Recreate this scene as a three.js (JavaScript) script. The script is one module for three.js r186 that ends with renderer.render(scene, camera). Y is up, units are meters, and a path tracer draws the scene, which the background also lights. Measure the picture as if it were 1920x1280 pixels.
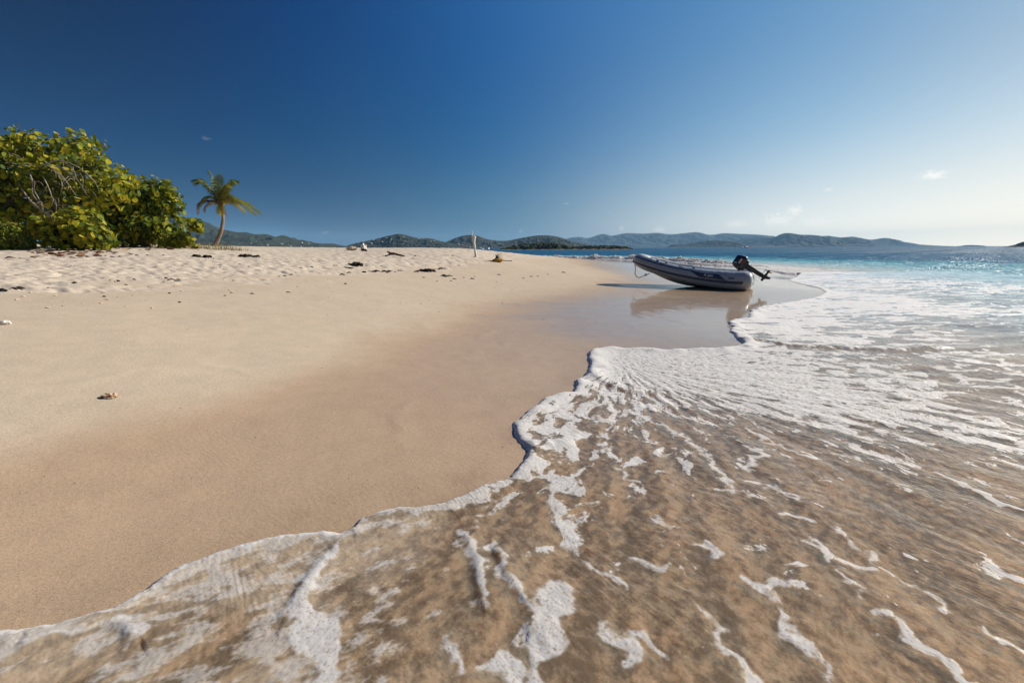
import * as THREE from 'three';
import { mergeGeometries } from 'three/addons/utils/BufferGeometryUtils.js';
import { TextGeometry } from 'three/addons/geometries/TextGeometry.js';
import { FontLoader } from 'three/addons/loaders/FontLoader.js';
import { RoundedBoxGeometry } from 'three/addons/geometries/RoundedBoxGeometry.js';
import { createNoise2D, createNoise3D } from 'simplex-noise';

// ---------------------------------------------------------------- camera, sky, sun, exposure
const scene = new THREE.Scene();
const D2R = Math.PI / 180;
const EYE = 1.25;                                   // metres above the sea
const camera = new THREE.PerspectiveCamera(2 * Math.atan(640 / 907) / D2R, 1.5, 0.05, 40000);
camera.position.set(0, EYE, 0);
camera.rotation.order = 'YXZ';
camera.rotation.set(-10.92 * D2R, 0, -0.22 * D2R);
camera.updateMatrixWorld(true);

const renderer = new THREE.WebGLRenderer({ antialias: true });
renderer.toneMapping = THREE.LinearToneMapping;
const EXPOSURE = 1.45;
renderer.toneMappingExposure = EXPOSURE;
renderer.shadowMap.enabled = true;

const SUN_AZ = 68 * D2R, SUN_EL = 31 * D2R;         // to the right of the view, ahead of it
const SUN = new THREE.Vector3(Math.sin(SUN_AZ) * Math.cos(SUN_EL), Math.sin(SUN_EL), -Math.cos(SUN_AZ) * Math.cos(SUN_EL));
const sun = new THREE.DirectionalLight(new THREE.Color().setRGB(1, 0.93, 0.82), 4.6);
sun.name = 'sun';
sun.position.copy(SUN).multiplyScalar(120);
sun.castShadow = true;
sun.shadow.mapSize.set(4096, 4096);
Object.assign(sun.shadow.camera, { left: -45, right: 45, top: 45, bottom: -45, near: 1, far: 260 });
scene.add(sun, sun.target);

function mulberry(a) { return () => { a |= 0; a = a + 0x6D2B79F5 | 0; let t = Math.imul(a ^ a >>> 15, 1 | a); t = t + Math.imul(t ^ t >>> 7, 61 | t) ^ t; return ((t ^ t >>> 14) >>> 0) / 4294967296; }; }
const n2 = createNoise2D(mulberry(11)), n2b = createNoise2D(mulberry(23)), n2c = createNoise2D(mulberry(37)), n3 = createNoise3D(mulberry(51));
const clamp = (x, a = 0, b = 1) => x < a ? a : x > b ? b : x;
const mix = (a, b, t) => a + (b - a) * t;
const smooth = (a, b, x) => { const t = clamp((x - a) / (b - a)); return t * t * (3 - 2 * t); };
const fbm = (x, y, o = 4, n = n2) => { let s = 0, a = 0.5, f = 1; for (let i = 0; i < o; i++) { s += a * n(x * f + i * 7.3, y * f - i * 3.1); a *= 0.5; f *= 2.03; } return s; };
const toLin = (c) => { c /= 255; return c <= 0.04045 ? c / 12.92 : Math.pow((c + 0.055) / 1.055, 2.4); };

// The clear late-day sky: its colour by angle round from the sun and by height, and a few small fair-weather clouds.
{
  const EL = [0, 4, 10, 17, 26, 45, 90], AZ = [0, 20, 39, 65, 87, 111, 180];
  const T = [
    [[255, 244, 218], [247, 241, 226], [224, 233, 236], [195, 214, 230], [176, 202, 225], [108, 152, 200], [28, 74, 136]],
    [[250, 239, 214], [238, 236, 224], [204, 220, 229], [168, 193, 216], [146, 180, 211], [86, 134, 188], [28, 74, 136]],
    [[234, 228, 210], [206, 214, 214], [160, 191, 214], [124, 166, 204], [98, 146, 193], [56, 107, 168], [25, 70, 134]],
    [[136, 158, 172], [110, 145, 170], [74, 121, 165], [54, 106, 161], [48, 102, 162], [33, 84, 146], [22, 66, 130]],
    [[80, 107, 132], [54, 91, 125], [26, 76, 122], [13, 66, 120], [8, 60, 117], [9, 57, 116], [15, 57, 118]],
    [[52, 84, 113], [29, 71, 107], [7, 57, 102], [2, 44, 86], [1, 38, 78], [5, 45, 94], [14, 54, 114]],
    [[62, 95, 124], [42, 84, 122], [20, 72, 120], [10, 60, 110], [8, 54, 104], [9, 53, 108], [15, 56, 118]],
  ].map((r, a) => r.map((c, e) => c.map((v) => toLin(v) * (a < 3 ? [1.7, 1.3, 1.08, 1, 1, 1, 1][e] : 1))));
  const at = (L, x) => { let k = 0; while (k < L.length - 2 && x > L[k + 1]) k++; const t = clamp((x - L[k]) / (L[k + 1] - L[k])); return [k, t]; };
  const along = (c, L, k, t) => { const a = c[Math.max(0, k - 1)], b = c[k], d = c[k + 1], e = c[Math.min(c.length - 1, k + 2)], h = L[k + 1] - L[k], ma = k ? (d - a) / (L[k + 1] - L[k - 1]) * h : d - b, mb = k < c.length - 2 ? (e - b) / (L[k + 2] - L[k]) * h : d - b; return b + t * (ma + t * (3 * (d - b) - 2 * ma - mb + t * (2 * (b - d) + ma + mb))); };
  const W = 4096, Hh = 2048, data = new Float32Array(W * Hh * 4);
  // clouds: azimuth, elevation, half width, half height in degrees, strength
  const clouds = [[39.8, 6.0, 1.15, 0.5, 1], [32.2, 5.4, 0.42, 0.2, 0.7], [28.2, 2.6, 1.5, 0.9, 0.8], [29.6, 3.5, 0.8, 0.7, 0.9], [31.6, 2.3, 1.6, 0.7, 0.6], [24.4, 2.3, 1.3, 0.55, 0.6], [16.6, 1.9, 0.8, 0.5, 0.5], [12.5, 2.1, 0.3, 0.5, 0.4], [1.0, 1.9, 0.25, 0.3, 0.4], [-30.8, 10.3, 0.6, 0.2, 0.12], [-20.6, 1.7, 0.6, 0.25, 0.2], [6.2, 4.9, 0.45, 0.15, 0.3], [42.5, 2.2, 5, 0.35, 0.18], [60, 4, 2.2, 0.9, 0.6], [-70, 3, 2, 0.6, 0.4], [130, 4, 2.5, 0.8, 0.5], [-140, 4, 2.5, 0.8, 0.5]];
  const sa = Math.atan2(SUN.z, SUN.x);
  const around = Array.from({ length: W }, (_, i) => { const th = ((i + 0.5) / W - 0.5) * 2 * Math.PI; let da = Math.abs(th - sa); if (da > Math.PI) da = 2 * Math.PI - da; return [...at(AZ, da / D2R), Math.atan2(Math.cos(th), -Math.sin(th)) / D2R]; });
  for (let j = Hh / 2 - 8; j < Hh; j++) {
    const el = ((j + 0.5) / Hh - 0.5) * 180, e = Math.max(el, 0), [k, te] = at(EL, e);
    const row = [0, 1, 2].map((q) => T.map((r) => along(r.map((c) => c[q]), EL, k, te)));
    for (let i = 0; i < W; i++) {
      const [m, ta, az] = around[i], o = (j * W + i) * 4, c = [Math.max(0.001, along(row[0], AZ, m, ta)), Math.max(0.001, along(row[1], AZ, m, ta)), Math.max(0.001, along(row[2], AZ, m, ta))];
      if (el > 0 && el < 14) {
        for (const [ca, ce, w, h, s] of clouds) {
          const dx = (az - ca) / w, dy = (el - ce) / h;
          if (dx * dx > 6 || dy * dy > 6) continue;
          const base = dy < 0 ? dy * 1.7 : dy;
          const r = Math.hypot(dx, base) + 0.75 * fbm(az * 1.9 / Math.sqrt(w), el * 2.6 / Math.sqrt(h), 5);
          const cover = s * smooth(1.0, 0.25, r);             // how much of this cloud stands in the way
          for (let q = 0; q < 3; q++) c[q] = mix(c[q], Math.min(1.25, c[q] * 0.5 + [0.66, 0.62, 0.56][q]), cover);
        }
      }
      for (let q = 0; q < 3; q++) data[o + q] = c[q] / EXPOSURE;
      data[o + 3] = 1;
    }
  }
  const rim = Hh / 2 * W * 4, low = [0, 1, 2].map((q) => { let s = 0; for (let i = 0; i < W; i++) s += data[rim + i * 4 + q]; return s / W; });
  for (let k = 0; k < (Hh / 2 - 8) * W; k++) { data[k * 4] = low[0]; data[k * 4 + 1] = low[1]; data[k * 4 + 2] = low[2]; data[k * 4 + 3] = 1; }   // below the horizon, only the air's own colour
  const sky = new THREE.DataTexture(data, W, Hh, THREE.RGBAFormat, THREE.FloatType);
  sky.mapping = THREE.EquirectangularReflectionMapping;
  sky.magFilter = sky.minFilter = THREE.LinearFilter;
  sky.needsUpdate = true;
  scene.background = sky;
  scene.environment = sky;
}

// ---------------------------------------------------------------- surveyed lines and points, metres
const EDGE= [[-1.542,-1.263],[-1.468,-1.284],[-1.405,-1.304],[-1.353,-1.338],[-1.299,-1.365],[-1.269,-1.404],[-1.249,-1.46],[-1.22,-1.538],[-1.184,-1.585],[-1.126,-1.633],[-1.07,-1.677],[-0.977,-1.738],[-0.863,-1.767],[-0.761,-1.783],[-0.696,-1.77],[-0.661,-1.807],[-0.647,-1.871],[-0.582,-1.922],[-0.51,-1.961],[-0.405,-1.97],[-0.315,-2.0],[-0.226,-2.072],[-0.145,-2.164],[-0.068,-2.211],[-0.008,-2.25],[0.02,-2.344],[0.07,-2.464],[0.088,-2.558],[0.054,-2.65],[0.017,-2.767],[0.005,-2.897],[-0.002,-2.99],[0.052,-3.096],[0.091,-3.205],[0.173,-3.365],[0.233,-3.525],[0.379,-3.683],[0.491,-3.731],[0.539,-3.936],[0.551,-4.102],[0.656,-4.276],[0.729,-4.495],[0.785,-4.818],[0.826,-5.194],[0.927,-5.413],[1.18,-5.516],[1.48,-5.474],[1.829,-5.409],[2.167,-5.496],[2.415,-5.496],[2.704,-5.652],[2.846,-5.862],[2.939,-6.24],[3.055,-6.657],[3.291,-7.152],[3.303,-7.362],[3.632,-7.856],[3.987,-8.044],[4.418,-8.939],[5.106,-9.801],[6.172,-10.724],[7.496,-11.905],[8.61,-13.282],[9.343,-14.762],[9.772,-16.467],[10.266,-18.055],[11.857,-20.405],[14.027,-23.731]] ;
const WETLINE= [[-2.74,-1.828],[-2.501,-2.224],[-2.333,-2.478],[-2.138,-2.808],[-1.93,-3.309],[-1.686,-4.134],[-1.477,-5.498],[-1.194,-6.71],[-0.63,-9.562],[0.5,-11.25],[1.407,-12.747],[2.488,-15.071],[4.029,-18.361],[3.965,-22.625],[3.237,-25.721],[3.6,-34],[4.5,-45],[5,-60]] ;
const MIRRORLINE= [[0.981,-5.444],[0.259,-5.765],[-0.08,-7.261],[0.002,-8.838],[0.923,-10.405],[2.634,-12.57],[3.863,-15.615],[3.856,-18.498],[4.2,-24],[5.5,-35],[8,-50]] ;
const TRAMPLED= [[-5.246,-4.075],[-5.426,-5.123],[-5.069,-6.057],[-4.764,-7.754],[-3.996,-10.15],[-2.935,-12.81],[-1.093,-16.843],[0.528,-23.579],[1.823,-27.672]] ;
const DENSITY= [[0.834,-4.926,0.95],[1.235,-4.536,0.9],[2.03,-4.587,0.85],[4.265,-7.813,0.9],[6.739,-11.293,0.9],[8.167,-11.546,0.85],[11.824,-14.517,0.7],[11.255,-11.442,0.5],[19.955,-19.365,0.35],[5.053,-7.056,0.8],[5.523,-6.222,0.6],[6.55,-6.201,0.35],[2.287,-4.087,0.9],[2.408,-3.543,0.75],[3.301,-4.187,0.6],[4.384,-4.587,0.45],[3.916,-3.614,0.3],[1.23,-3.7,0.6],[0.539,-3.35,0.6],[0.199,-2.887,0.7],[0.753,-2.952,0.3],[1.183,-2.998,0.2],[1.503,-2.614,0.15],[2.327,-2.676,0.25],[2.496,-2.36,0.15],[0.188,-2.298,0.5],[0.364,-2.202,0.3],[0.566,-1.972,0.1],[0.958,-1.796,0.08],[1.507,-1.658,0.06],[1.536,-1.283,0.05],[-0.026,-1.941,0.4],[-0.342,-1.743,0.35],[-0.508,-1.581,0.2],[-0.65,-1.444,0.55],[-0.772,-1.328,0.5],[-1.102,-1.323,0.5],[-1.287,-1.163,0.35],[-1.041,-1.134,0.4],[-0.604,-1.171,0.65],[-0.355,-1.331,0.1],[-0.385,-1.138,0.15],[-0.138,-1.333,0.2],[-0.092,-1.14,0.25],[0.233,-1.34,0.15],[0.427,-1.149,0.05],[0.961,-1.167,0.05],[13.359,-21.782,0.9],[16.308,-21.581,0.6],[24.19,-26.35,0.25],[31.938,-31.132,0.1],[20.012,-30.546,0.5],[28.061,-34.766,0.1]] ;
const STROKES= [[[0.152,-1.474,0.041],[0.132,-1.349,0.051],[0.094,-1.233,0.038],[0.056,-1.149,0.021],[0.031,-1.067,0.022]],[[-0.197,-1.783,0.026],[-0.137,-1.634,0.024],[-0.122,-1.526,0.03],[-0.098,-1.368,0.01]],[[-0.082,-1.717,0.015],[-0.022,-1.529,0.017],[0.075,-1.347,0.015],[0.056,-1.272,0.008]],[[-0.666,-1.701,0.017],[-0.689,-1.608,0.031],[-0.706,-1.519,0.041],[-0.71,-1.419,0.045],[-0.705,-1.328,0.027]],[[-0.685,-1.361,0.045],[-0.569,-1.236,0.054],[-0.506,-1.11,0.034]],[[0.176,-2.144,0.018],[0.21,-1.971,0.024],[0.224,-1.725,0.021],[0.23,-1.66,0.012]],[[0.213,-1.779,0.013],[0.321,-1.922,0.007]],[[0.132,-2.273,0.022],[0.204,-2.17,0.021],[0.324,-2.104,0.012]],[[-0.179,-1.259,0.01],[-0.174,-1.192,0.018],[-0.156,-1.122,0.012]],[[-0.087,-1.138,0.018],[-0.014,-1.167,0.027],[0.011,-1.076,0.017]],[[-1.251,-1.304,0.011],[-1.216,-1.311,0.019],[-1.163,-1.284,0.022],[-1.113,-1.243,0.013]],[[-1.469,-1.199,0.016],[-1.396,-1.217,0.014],[-1.317,-1.249,0.013],[-1.248,-1.299,0.013]],[[0.277,-1.294,0.013],[0.337,-1.245,0.024],[0.334,-1.155,0.012]],[[0.383,-1.269,0.02],[0.425,-1.21,0.019]],[[0.337,-1.556,0.017],[0.396,-1.472,0.016]],[[0.281,-1.616,0.014],[0.319,-1.555,0.009]],[[0.443,-1.622,0.009],[0.501,-1.609,0.016],[0.559,-1.591,0.015]],[[0.599,-1.417,0.006],[0.642,-1.331,0.009],[0.621,-1.27,0.015],[0.631,-1.192,0.021],[0.697,-1.092,0.02]],[[0.853,-1.54,0.017],[0.889,-1.508,0.02],[0.977,-1.547,0.016]],[[0.879,-1.509,0.009],[0.888,-1.397,0.01]],[[0.863,-1.373,0.014],[0.863,-1.317,0.022],[0.859,-1.254,0.02],[0.874,-1.213,0.01],[0.875,-1.097,0.013]],[[0.623,-1.915,0.012],[0.673,-1.863,0.009]],[[0.74,-1.731,0.018],[0.807,-1.67,0.022]],[[1.185,-2.273,0.013],[1.296,-2.227,0.015],[1.367,-2.119,0.01]],[[1.231,-1.978,0.023],[1.276,-1.93,0.022]],[[1.209,-1.78,0.016],[1.227,-1.674,0.02]],[[1.369,-1.924,0.009],[1.39,-1.756,0.01],[1.4,-1.614,0.011],[1.44,-1.511,0.006]],[[1.44,-1.484,0.012],[1.455,-1.408,0.01]],[[1.255,-1.657,0.015],[1.356,-1.603,0.019]],[[1.22,-1.597,0.013],[1.203,-1.452,0.008]],[[1.224,-1.391,0.014],[1.234,-1.295,0.026],[1.249,-1.205,0.023],[1.293,-1.12,0.016]],[[1.49,-1.34,0.009],[1.539,-1.258,0.013]],[[2.323,-2.449,0.016],[2.356,-2.185,0.023],[2.409,-2.077,0.015]],[[1.823,-1.647,0.013],[1.867,-1.562,0.017]],[[2.282,-4.57,0.132],[2.334,-3.769,0.099],[2.229,-2.993,0.039]],[[2.471,-3.521,0.035],[2.841,-3.148,0.032],[3.189,-2.805,0.031]],[[2.608,-4.41,0.063],[3.034,-3.833,0.041],[3.531,-3.131,0.024]],[[1.552,-3.04,0.014],[1.57,-2.79,0.016],[1.75,-2.566,0.015]],[[1.406,-2.735,0.018],[1.449,-2.623,0.025],[1.262,-2.433,0.018]],[[2.078,-2.79,0.02],[2.175,-2.644,0.031],[2.235,-2.549,0.024]],[[0.836,-3.3,0.019],[1.029,-2.956,0.017],[1.105,-2.704,0.013],[1.102,-2.269,0.015]],[[1.192,-3.226,0.021],[1.321,-3.081,0.017]],[[0.558,-2.372,0.011],[0.65,-2.149,0.011]],[[0.994,-2.203,0.015],[1.12,-2.137,0.015]]] ;
const LIPS= [[[-0.677,-1.734],[-0.695,-1.622],[-0.712,-1.532],[-0.716,-1.431],[-0.714,-1.328],[0.02]],[[-0.205,-1.816],[-0.138,-1.648],[-0.123,-1.539],[-0.1,-1.401],[0.018]],[[-0.083,-1.732],[-0.022,-1.542],[0.079,-1.358],[0.057,-1.29],[0.02]],[[0.705,-4.44],[0.789,-4.077],[0.886,-3.878],[1.019,-3.789],[0.03]],[[2.897,-5.947],[3.141,-5.954],[3.367,-5.757],[3.865,-5.722],[4.357,-5.684],[4.744,-5.687],[5.244,-5.805],[0.05]],[[-1.482,-1.21],[-1.408,-1.228],[-1.328,-1.26],[-1.262,-1.315],[-1.185,-1.301],[-1.124,-1.253],[0.022]],[[0.086,-2.513],[0.15,-2.593],[0.246,-2.654],[0.311,-2.678],[0.035]]] ;
const BREAKER= [[2.8,-63.54],[8.38,-54.79],[12.1,-51.62],[14.5,-45.86],[15.08,-40.66],[15.54,-36.51],[15.91,-33.13],[15.91,-30.35],[15.53,-27.32],[14.89,-24.31]] ;
const CP= [[1.43,-1.15,0.035],[3.0,-2.0,-0.015],[6.0,-5.0,-0.14],[9.0,-8.0,-0.3],[4.0,-4.0,-0.03],[2.0,-3.5,0.04],[12.0,-12.0,-0.35],[20.0,-20.0,-0.7],[32.0,-30.0,-1.2],[60.0,-60.0,-2.5],[22.0,-33.0,-0.6],[24.0,-45.0,-1.0],[17.0,-60.0,-0.8],[0.0,2.0,0.08],[0.0,0.0,0.08],[-2.0,1.0,0.27],[3.0,2.0,-0.12],[-6.0,0.0,0.78],[0.3,-1.2,0.08],[15.7,-27.0,-0.06],[16.2,-33.0,-0.08],[15.2,-40.0,-0.08],[12.3,-51.0,-0.06],[7.0,-61.0,-0.04],[0.0,-75.0,-0.2],[8.77,-13.6,0.03],[10.5,-18.4,0.02],[8.0,-18.0,0.09],[6.3,-13.0,0.1],[4.1,-15.9,0.14],[3.0,-16.4,0.19],[9.0,-30.0,0.14],[4.35,-40.0,0.3],[8.0,-40.0,0.17],[5.0,-25.0,0.27],[0.8,-4.8,0.095],[2.85,-5.9,0.09],[3.3,-7.2,0.085],[5.24,-10.0,0.06],[0.0,-2.3,0.12],[-0.7,-1.8,0.12],[-1.55,-1.27,0.12],[0.0,-7.0,0.17],[2.5,-11.0,0.14],[-0.64,-9.7,0.25],[-1.63,-4.0,0.26],[-2.4,-2.7,0.34],[-2.44,-2.17,0.3],[-4.0,-4.0,0.58],[-6.2,-5.85,0.8],[-3.0,-8.0,0.5],[-5.0,-12.0,0.8],[-2.0,-14.0,0.52],[0.0,-16.0,0.4],[1.0,-22.0,0.52],[-1.44,-20.0,0.9],[-8.4,-30.0,1.29],[-10.4,-30.0,1.31],[-1.8,-28.0,1.16],[-0.28,-28.0,0.96],[3.5,-36.0,0.55],[-16.2,-27.0,1.42],[-14.0,-19.0,1.42],[-15.0,-16.0,1.25],[-11.8,-14.5,1.27],[-9.0,-9.0,1.0],[-12.0,-9.0,1.15],[-7.0,-18.0,1.02],[-4.5,-23.0,1.1],[-9.0,-22.0,1.15],[-10.0,-45.0,0.9],[-2.0,-42.0,0.6],[-20.0,-40.0,1.2],[-30.0,-25.0,1.5],[-30.0,-45.0,1.0],[-25.0,-10.0,1.6],[-20.0,-5.0,1.5],[-10.0,1.0,1.15],[-8.0,-62.0,-0.2],[-30.0,-68.0,-0.5],[-50.0,-30.0,1.2]] ;
const HILLS={
 ridge_behind_palm:[800,[-607.2,48.1,-563.9,51.3,-542.4,52.0,-521.1,51.4,-506.0,49.4,-495.3,46.0,-483.3,39.3,-473.6,33.7,-464.3,32.5,-443.3,28.3,-428.7,28.0,-414.4,24.8,-395.5,24.7,-381.2,20.5,-371.5,23.0,-360.6,20.4,-348.1,14.4,-339.4,15.7,-327.6,11.8,-307.9,9.6,-287.2,9.1,-276.4,4.0]],
 hill_settled:[1100,[-380.2,1.5,-369.3,5.6,-349.7,13.1,-302.9,22.2,-265.6,30.8,-246.6,33.0,-210.2,24.6,-200.8,23.0,-181.8,22.9,-148.8,15.2,-129.9,12.3,-94.3,8.6,-64.7,2.7]],
 hill_mid:[1500,[-258.6,3.8,-203.0,18.7,-160.5,35.2,-134.5,40.6,-105.4,38.8,-76.5,28.6,-42.5,23.7,-13.4,23.6,20.6,29.8,70.7,38.0,109.5,38.9,143.5,34.1,177.7,22.9,211.9,14.8,277.1,1.8]],
 low_isle:[2800,[881.1,0.9,919.5,18.6,988.9,21.3,1066.8,32.9,1163.1,39.4,1266.5,32.2,1328.8,11.1,1366.3,0.0]],
 isle_right:[3600,[1698.2,0.0,1855.0,30.2,1913.2,70.3,1972.6,97.4,2034.3,100.2,2097.5,90.1,2222.3,84.4,2357.3,58.8,2429.6,70.7,2469.3,64.4,2535.5,33.8,2579.0,0.0]],
 shoulder:[4200,[1822.0,0.0,1908.5,52.0,2024.4,74.7,2191.5,79.8,2338.2,63.7,2458.9,0.0]],
 far_range:[5500,[420.7,5.6,597.8,98.1,751.5,120.7,846.7,108.8,1011.4,151.6,1106.8,133.3,1271.7,159.3,1473.3,154.5,1615.0,161.5,1769.9,145.9,2058.8,166.2,2202.9,138.5,2367.5,155.2,2551.8,146.4,2712.4,139.5,2927.8,118.4,3151.6,76.9,3398.7,0.0]],
 farthest_range:[4600,[2543.6,0.0,2685.6,64.3,2914.5,102.3,3075.1,87.2,3178.5,93.6,3340.9,66.7,3473.0,80.8,3554.1,68.8,3719.5,26.4,3971.5,5.9,4037.9,0.0]],
 far_speck:[4300,[3891.1,0.0,3981.5,11.0,4089.0,8.7,4147.3,0.0]],
 rocky_point:[700,[712.9,0.8,720.7,3.7,725.4,6.7,737.7,9.6,756.9,8.1,781.2,0.5]],
 wooded_islet:[350,[-8.8,0.9,-7.3,1.3,-2.8,2.2,4.8,3.6,14.6,4.7,27.5,5.0,36.6,3.8,43.4,2.4,49.5,2.6,54.0,2.8,69.5,3.1,80.5,2.4,84.4,1.1]],
};
const SCRAPS= [-2.39,-14.98,-3.54,-12.8,-3.29,-13.01,-1.81,-16.78,-3.18,-13.32,-2.26,-15.48,-2.67,-14.25,-3.65,-12.84,-2.65,-14.54,-2.14,-15.64,-2.56,-14.33,-3.29,-13.32,-2.37,-14.88,-2.5,-14.16,-3.72,-12.78,-3.17,-13.98,-3.93,-11.34,-2.22,-15.52,-3.28,-12.82,-3.55,-12.54,-2.6,-14.34,-2.69,-14.15,-2.71,-13.84,-3.72,-12.28,-3.35,-12.88,-2.05,-16.24,-2.36,-15.2,-2.22,-15.51,-3.18,-13.72,-3.34,-13.26,-2.72,-14.14,-3.55,-12.87,-2.28,-15.21,-3.95,-11.82,-6.07,-6.35,-5.7,-8.09,-4.73,-10.67,-6.1,-6.02,-5.87,-7.19,-5.47,-7.64,-4.63,-10.24,-5.88,-7.58,-5.54,-7.93,-5.95,-5.67,-6.06,-6.72,-6.11,-6.8,-5.9,-7.29,-4.89,-8.54,-5.55,-6.98,-4.64,-9.73,-5.55,-7.88,-6.01,-7.28,-6.06,-5.91,-4.61,-9.89,-5.66,-7.97,-5.53,-8.06,-9.44,-11.59,-9.29,-11.64,-9.61,-12.4,-9.99,-11.32,-9.59,-9.3,-9.49,-9.61,-10.06,-10.32,-9.69,-11.52,-9.81,-11.35,-9.87,-12.68,-10.11,-10.98,-9.99,-10.95,-9.95,-9.71,-9.78,-11.82,-9.81,-10.33,-10.1,-10.08,-9.44,-12.36,-9.85,-11.58,-9.33,-12.58,-8.98,-12.66,-10.29,-11.45,-10.35,-10.14,-6.54,-11.0,-7.62,-12.53,-6.38,-11.48,-5.04,-19.24,-3.65,-18.04,-5.03,-12.25,-3.74,-19.05,-5.88,-10.94,-4.21,-14.17,-5.07,-11.77,-3.91,-14.69,-6.29,-10.54,-5.68,-14.47,-4.89,-13.42,-1.35,-13.65,0.63,-15.86,1.25,-17.0,-1.57,-12.54,-1.08,-14.23,1.93,-18.22,-1.87,-13.52,-1.1,-13.5,-1.87,-12.2,-1.54,-13.02,-2.28,-12.58,0.86,-16.19,-1.75,-13.72,-1.84,-13.31,-0.41,-15.52,0.36,-15.17,-4.77,-5.67,-4.06,-6.84,-4.64,-6.56,-3.9,-7.26,-3.33,-9.73,-3.59,-7.77,-4.14,-6.01,-4.94,-5.86,-4.14,-7.14] ;
const LITTER= [-10.85,-12.15,-10.94,-12.19,-10.57,-11.7,-10.93,-11.21,-11.94,-12.28,-10.45,-11.7,-10.94,-12.18,-10.98,-11.96,-11.41,-11.95,-10.66,-11.66,-11.27,-13.09,-10.37,-12.38,-10.05,-11.87,-11.59,-11.89,-10.17,-11.06,-11.25,-12.6,-10.39,-12.4,-11.02,-12.53,-10.79,-12.85,-11.19,-13.04,-11.65,-12.11,-10.32,-12.75,-11.18,-12.7,-10.34,-11.83,-10.46,-11.22,-11.16,-13.57,-9.94,-12.31,-10.94,-11.92,-10.76,-12.05,-10.28,-10.64,-10.05,-11.87,-10.54,-12.16,-11.07,-11.84,-11.69,-14.02,-10.46,-11.84,-10.7,-13.07,-10.4,-12.43,-11.25,-11.74,-10.7,-11.44,-9.63,-11.56,-10.9,-11.24,-10.68,-11.2,-10.48,-12.77,-10.29,-12.27,-10.77,-11.55,-11.9,-12.97,-10.46,-10.79,-11.67,-12.25,-12.25,-12.6,-10.06,-11.47,-9.87,-11.3,-11.66,-12.27,-10.75,-12.88,-9.63,-10.76,-10.69,-12.22,-11.82,-13.7,-11.53,-12.27,-9.7,-11.54,-10.64,-11.74,-10.51,-11.79,-12.45,-17.71,-13.32,-17.77,-12.19,-17.39,-12.66,-18.34,-13.78,-18.6,-10.84,-15.67,-12.74,-19.24,-10.61,-14.35,-11.88,-16.52,-13.73,-17.6,-12.34,-16.31,-11.37,-14.24,-14.85,-18.7,-14.29,-18.11,-13.0,-20.47,-11.86,-17.79,-11.83,-17.03,-11.89,-18.18,-13.8,-17.89,-13.15,-17.81,-10.92,-15.7,-10.86,-16.87,-12.17,-17.32,-14.47,-18.53,-12.42,-15.58,-13.32,-16.68,-11.75,-17.74,-10.27,-16.13,-11.66,-14.99,-12.81,-19.67,-14.47,-18.17,-10.61,-16.38,-11.85,-17.63,-11.32,-15.82,-12.52,-17.52,-13.85,-18.15,-11.51,-18.29,-10.81,-14.32,-12.39,-16.4,-12.91,-19.6,-12.45,-17.89,-12.72,-17.98,-12.0,-17.21,-11.37,-14.48,-10.76,-13.7,-11.49,-18.52,-12.33,-18.34,-12.01,-17.43,-12.15,-17.38,-13.31,-17.5] ;
const SHELLS= [[-5.19,-6.15],[-4.61,-5.41],[-4.09,-5.47],[-4.69,-6.87],[-5.48,-5.42],[-5.32,-5.64],[-5.71,-5.74],[-4.74,-4.92],[-5.33,-5.2],[-3.77,-8.54],[-4.29,-7.36]] ;
const BLOBS_BIG= [[-15.34,3.99,-16.3,1.11],[-14.0,3.87,-16.3,1.04],[-16.27,4.07,-16.3,1.08],[-17.44,3.75,-16.3,1.44],[-19.06,3.43,-16.3,1.62],[-12.72,3.4,-15.6,0.72],[-12.25,3.24,-15.6,0.55],[-14.16,3.17,-15.6,1.07],[-15.38,2.85,-15.6,1.12],[-13.13,2.92,-15.6,0.86],[-16.94,2.54,-15.6,1.2],[-14.69,2.41,-16.2,0.8],[-15.96,2.08,-16.2,0.8],[-17.38,1.91,-16.2,0.89]] ;
const BLOBS_SECOND= [[-13.24,3.02,-18.3,0.81],[-12.59,2.96,-18.3,0.48],[-13.74,2.64,-18.3,0.85],[-12.92,2.26,-18.3,0.73],[-12.38,3.3,-18.3,0.28],[-13.85,3.21,-18.3,0.61],[-14.25,2.55,-18.3,0.73],[-12.94,1.95,-17.6,0.5],[-12.3,1.76,-17.6,0.35]] ;
const BLOBS_FRONT= [[-12.13,1.73,-13.6,0.51],[-11.63,1.65,-13.6,0.45],[-12.56,1.73,-13.6,0.36],[-11.33,1.68,-13.6,0.3],[-11.8,1.94,-13.6,0.39],[-12.83,1.87,-13.6,0.18],[-11.52,1.44,-13.6,0.27]] ;
const BLOBS_FINE= [[-13.54,1.54,-13.2,0.41],[-13.17,1.44,-13.2,0.26],[-14.07,1.58,-13.2,0.49],[-13.33,1.72,-13.2,0.26],[-13.01,1.34,-13.2,0.17]] ;
const BLOBS_END= [[-11.65,1.78,-17.2,0.3],[-11.38,1.68,-17.2,0.25],[-11.89,1.64,-17.2,0.27],[-11.12,1.57,-17.2,0.17]] ;
const BLOBS_SPRIG= [[-11.09,2.09,-17.2,0.13],[-10.95,2.02,-17.2,0.17],[-10.81,1.98,-17.2,0.13]] ;
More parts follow.
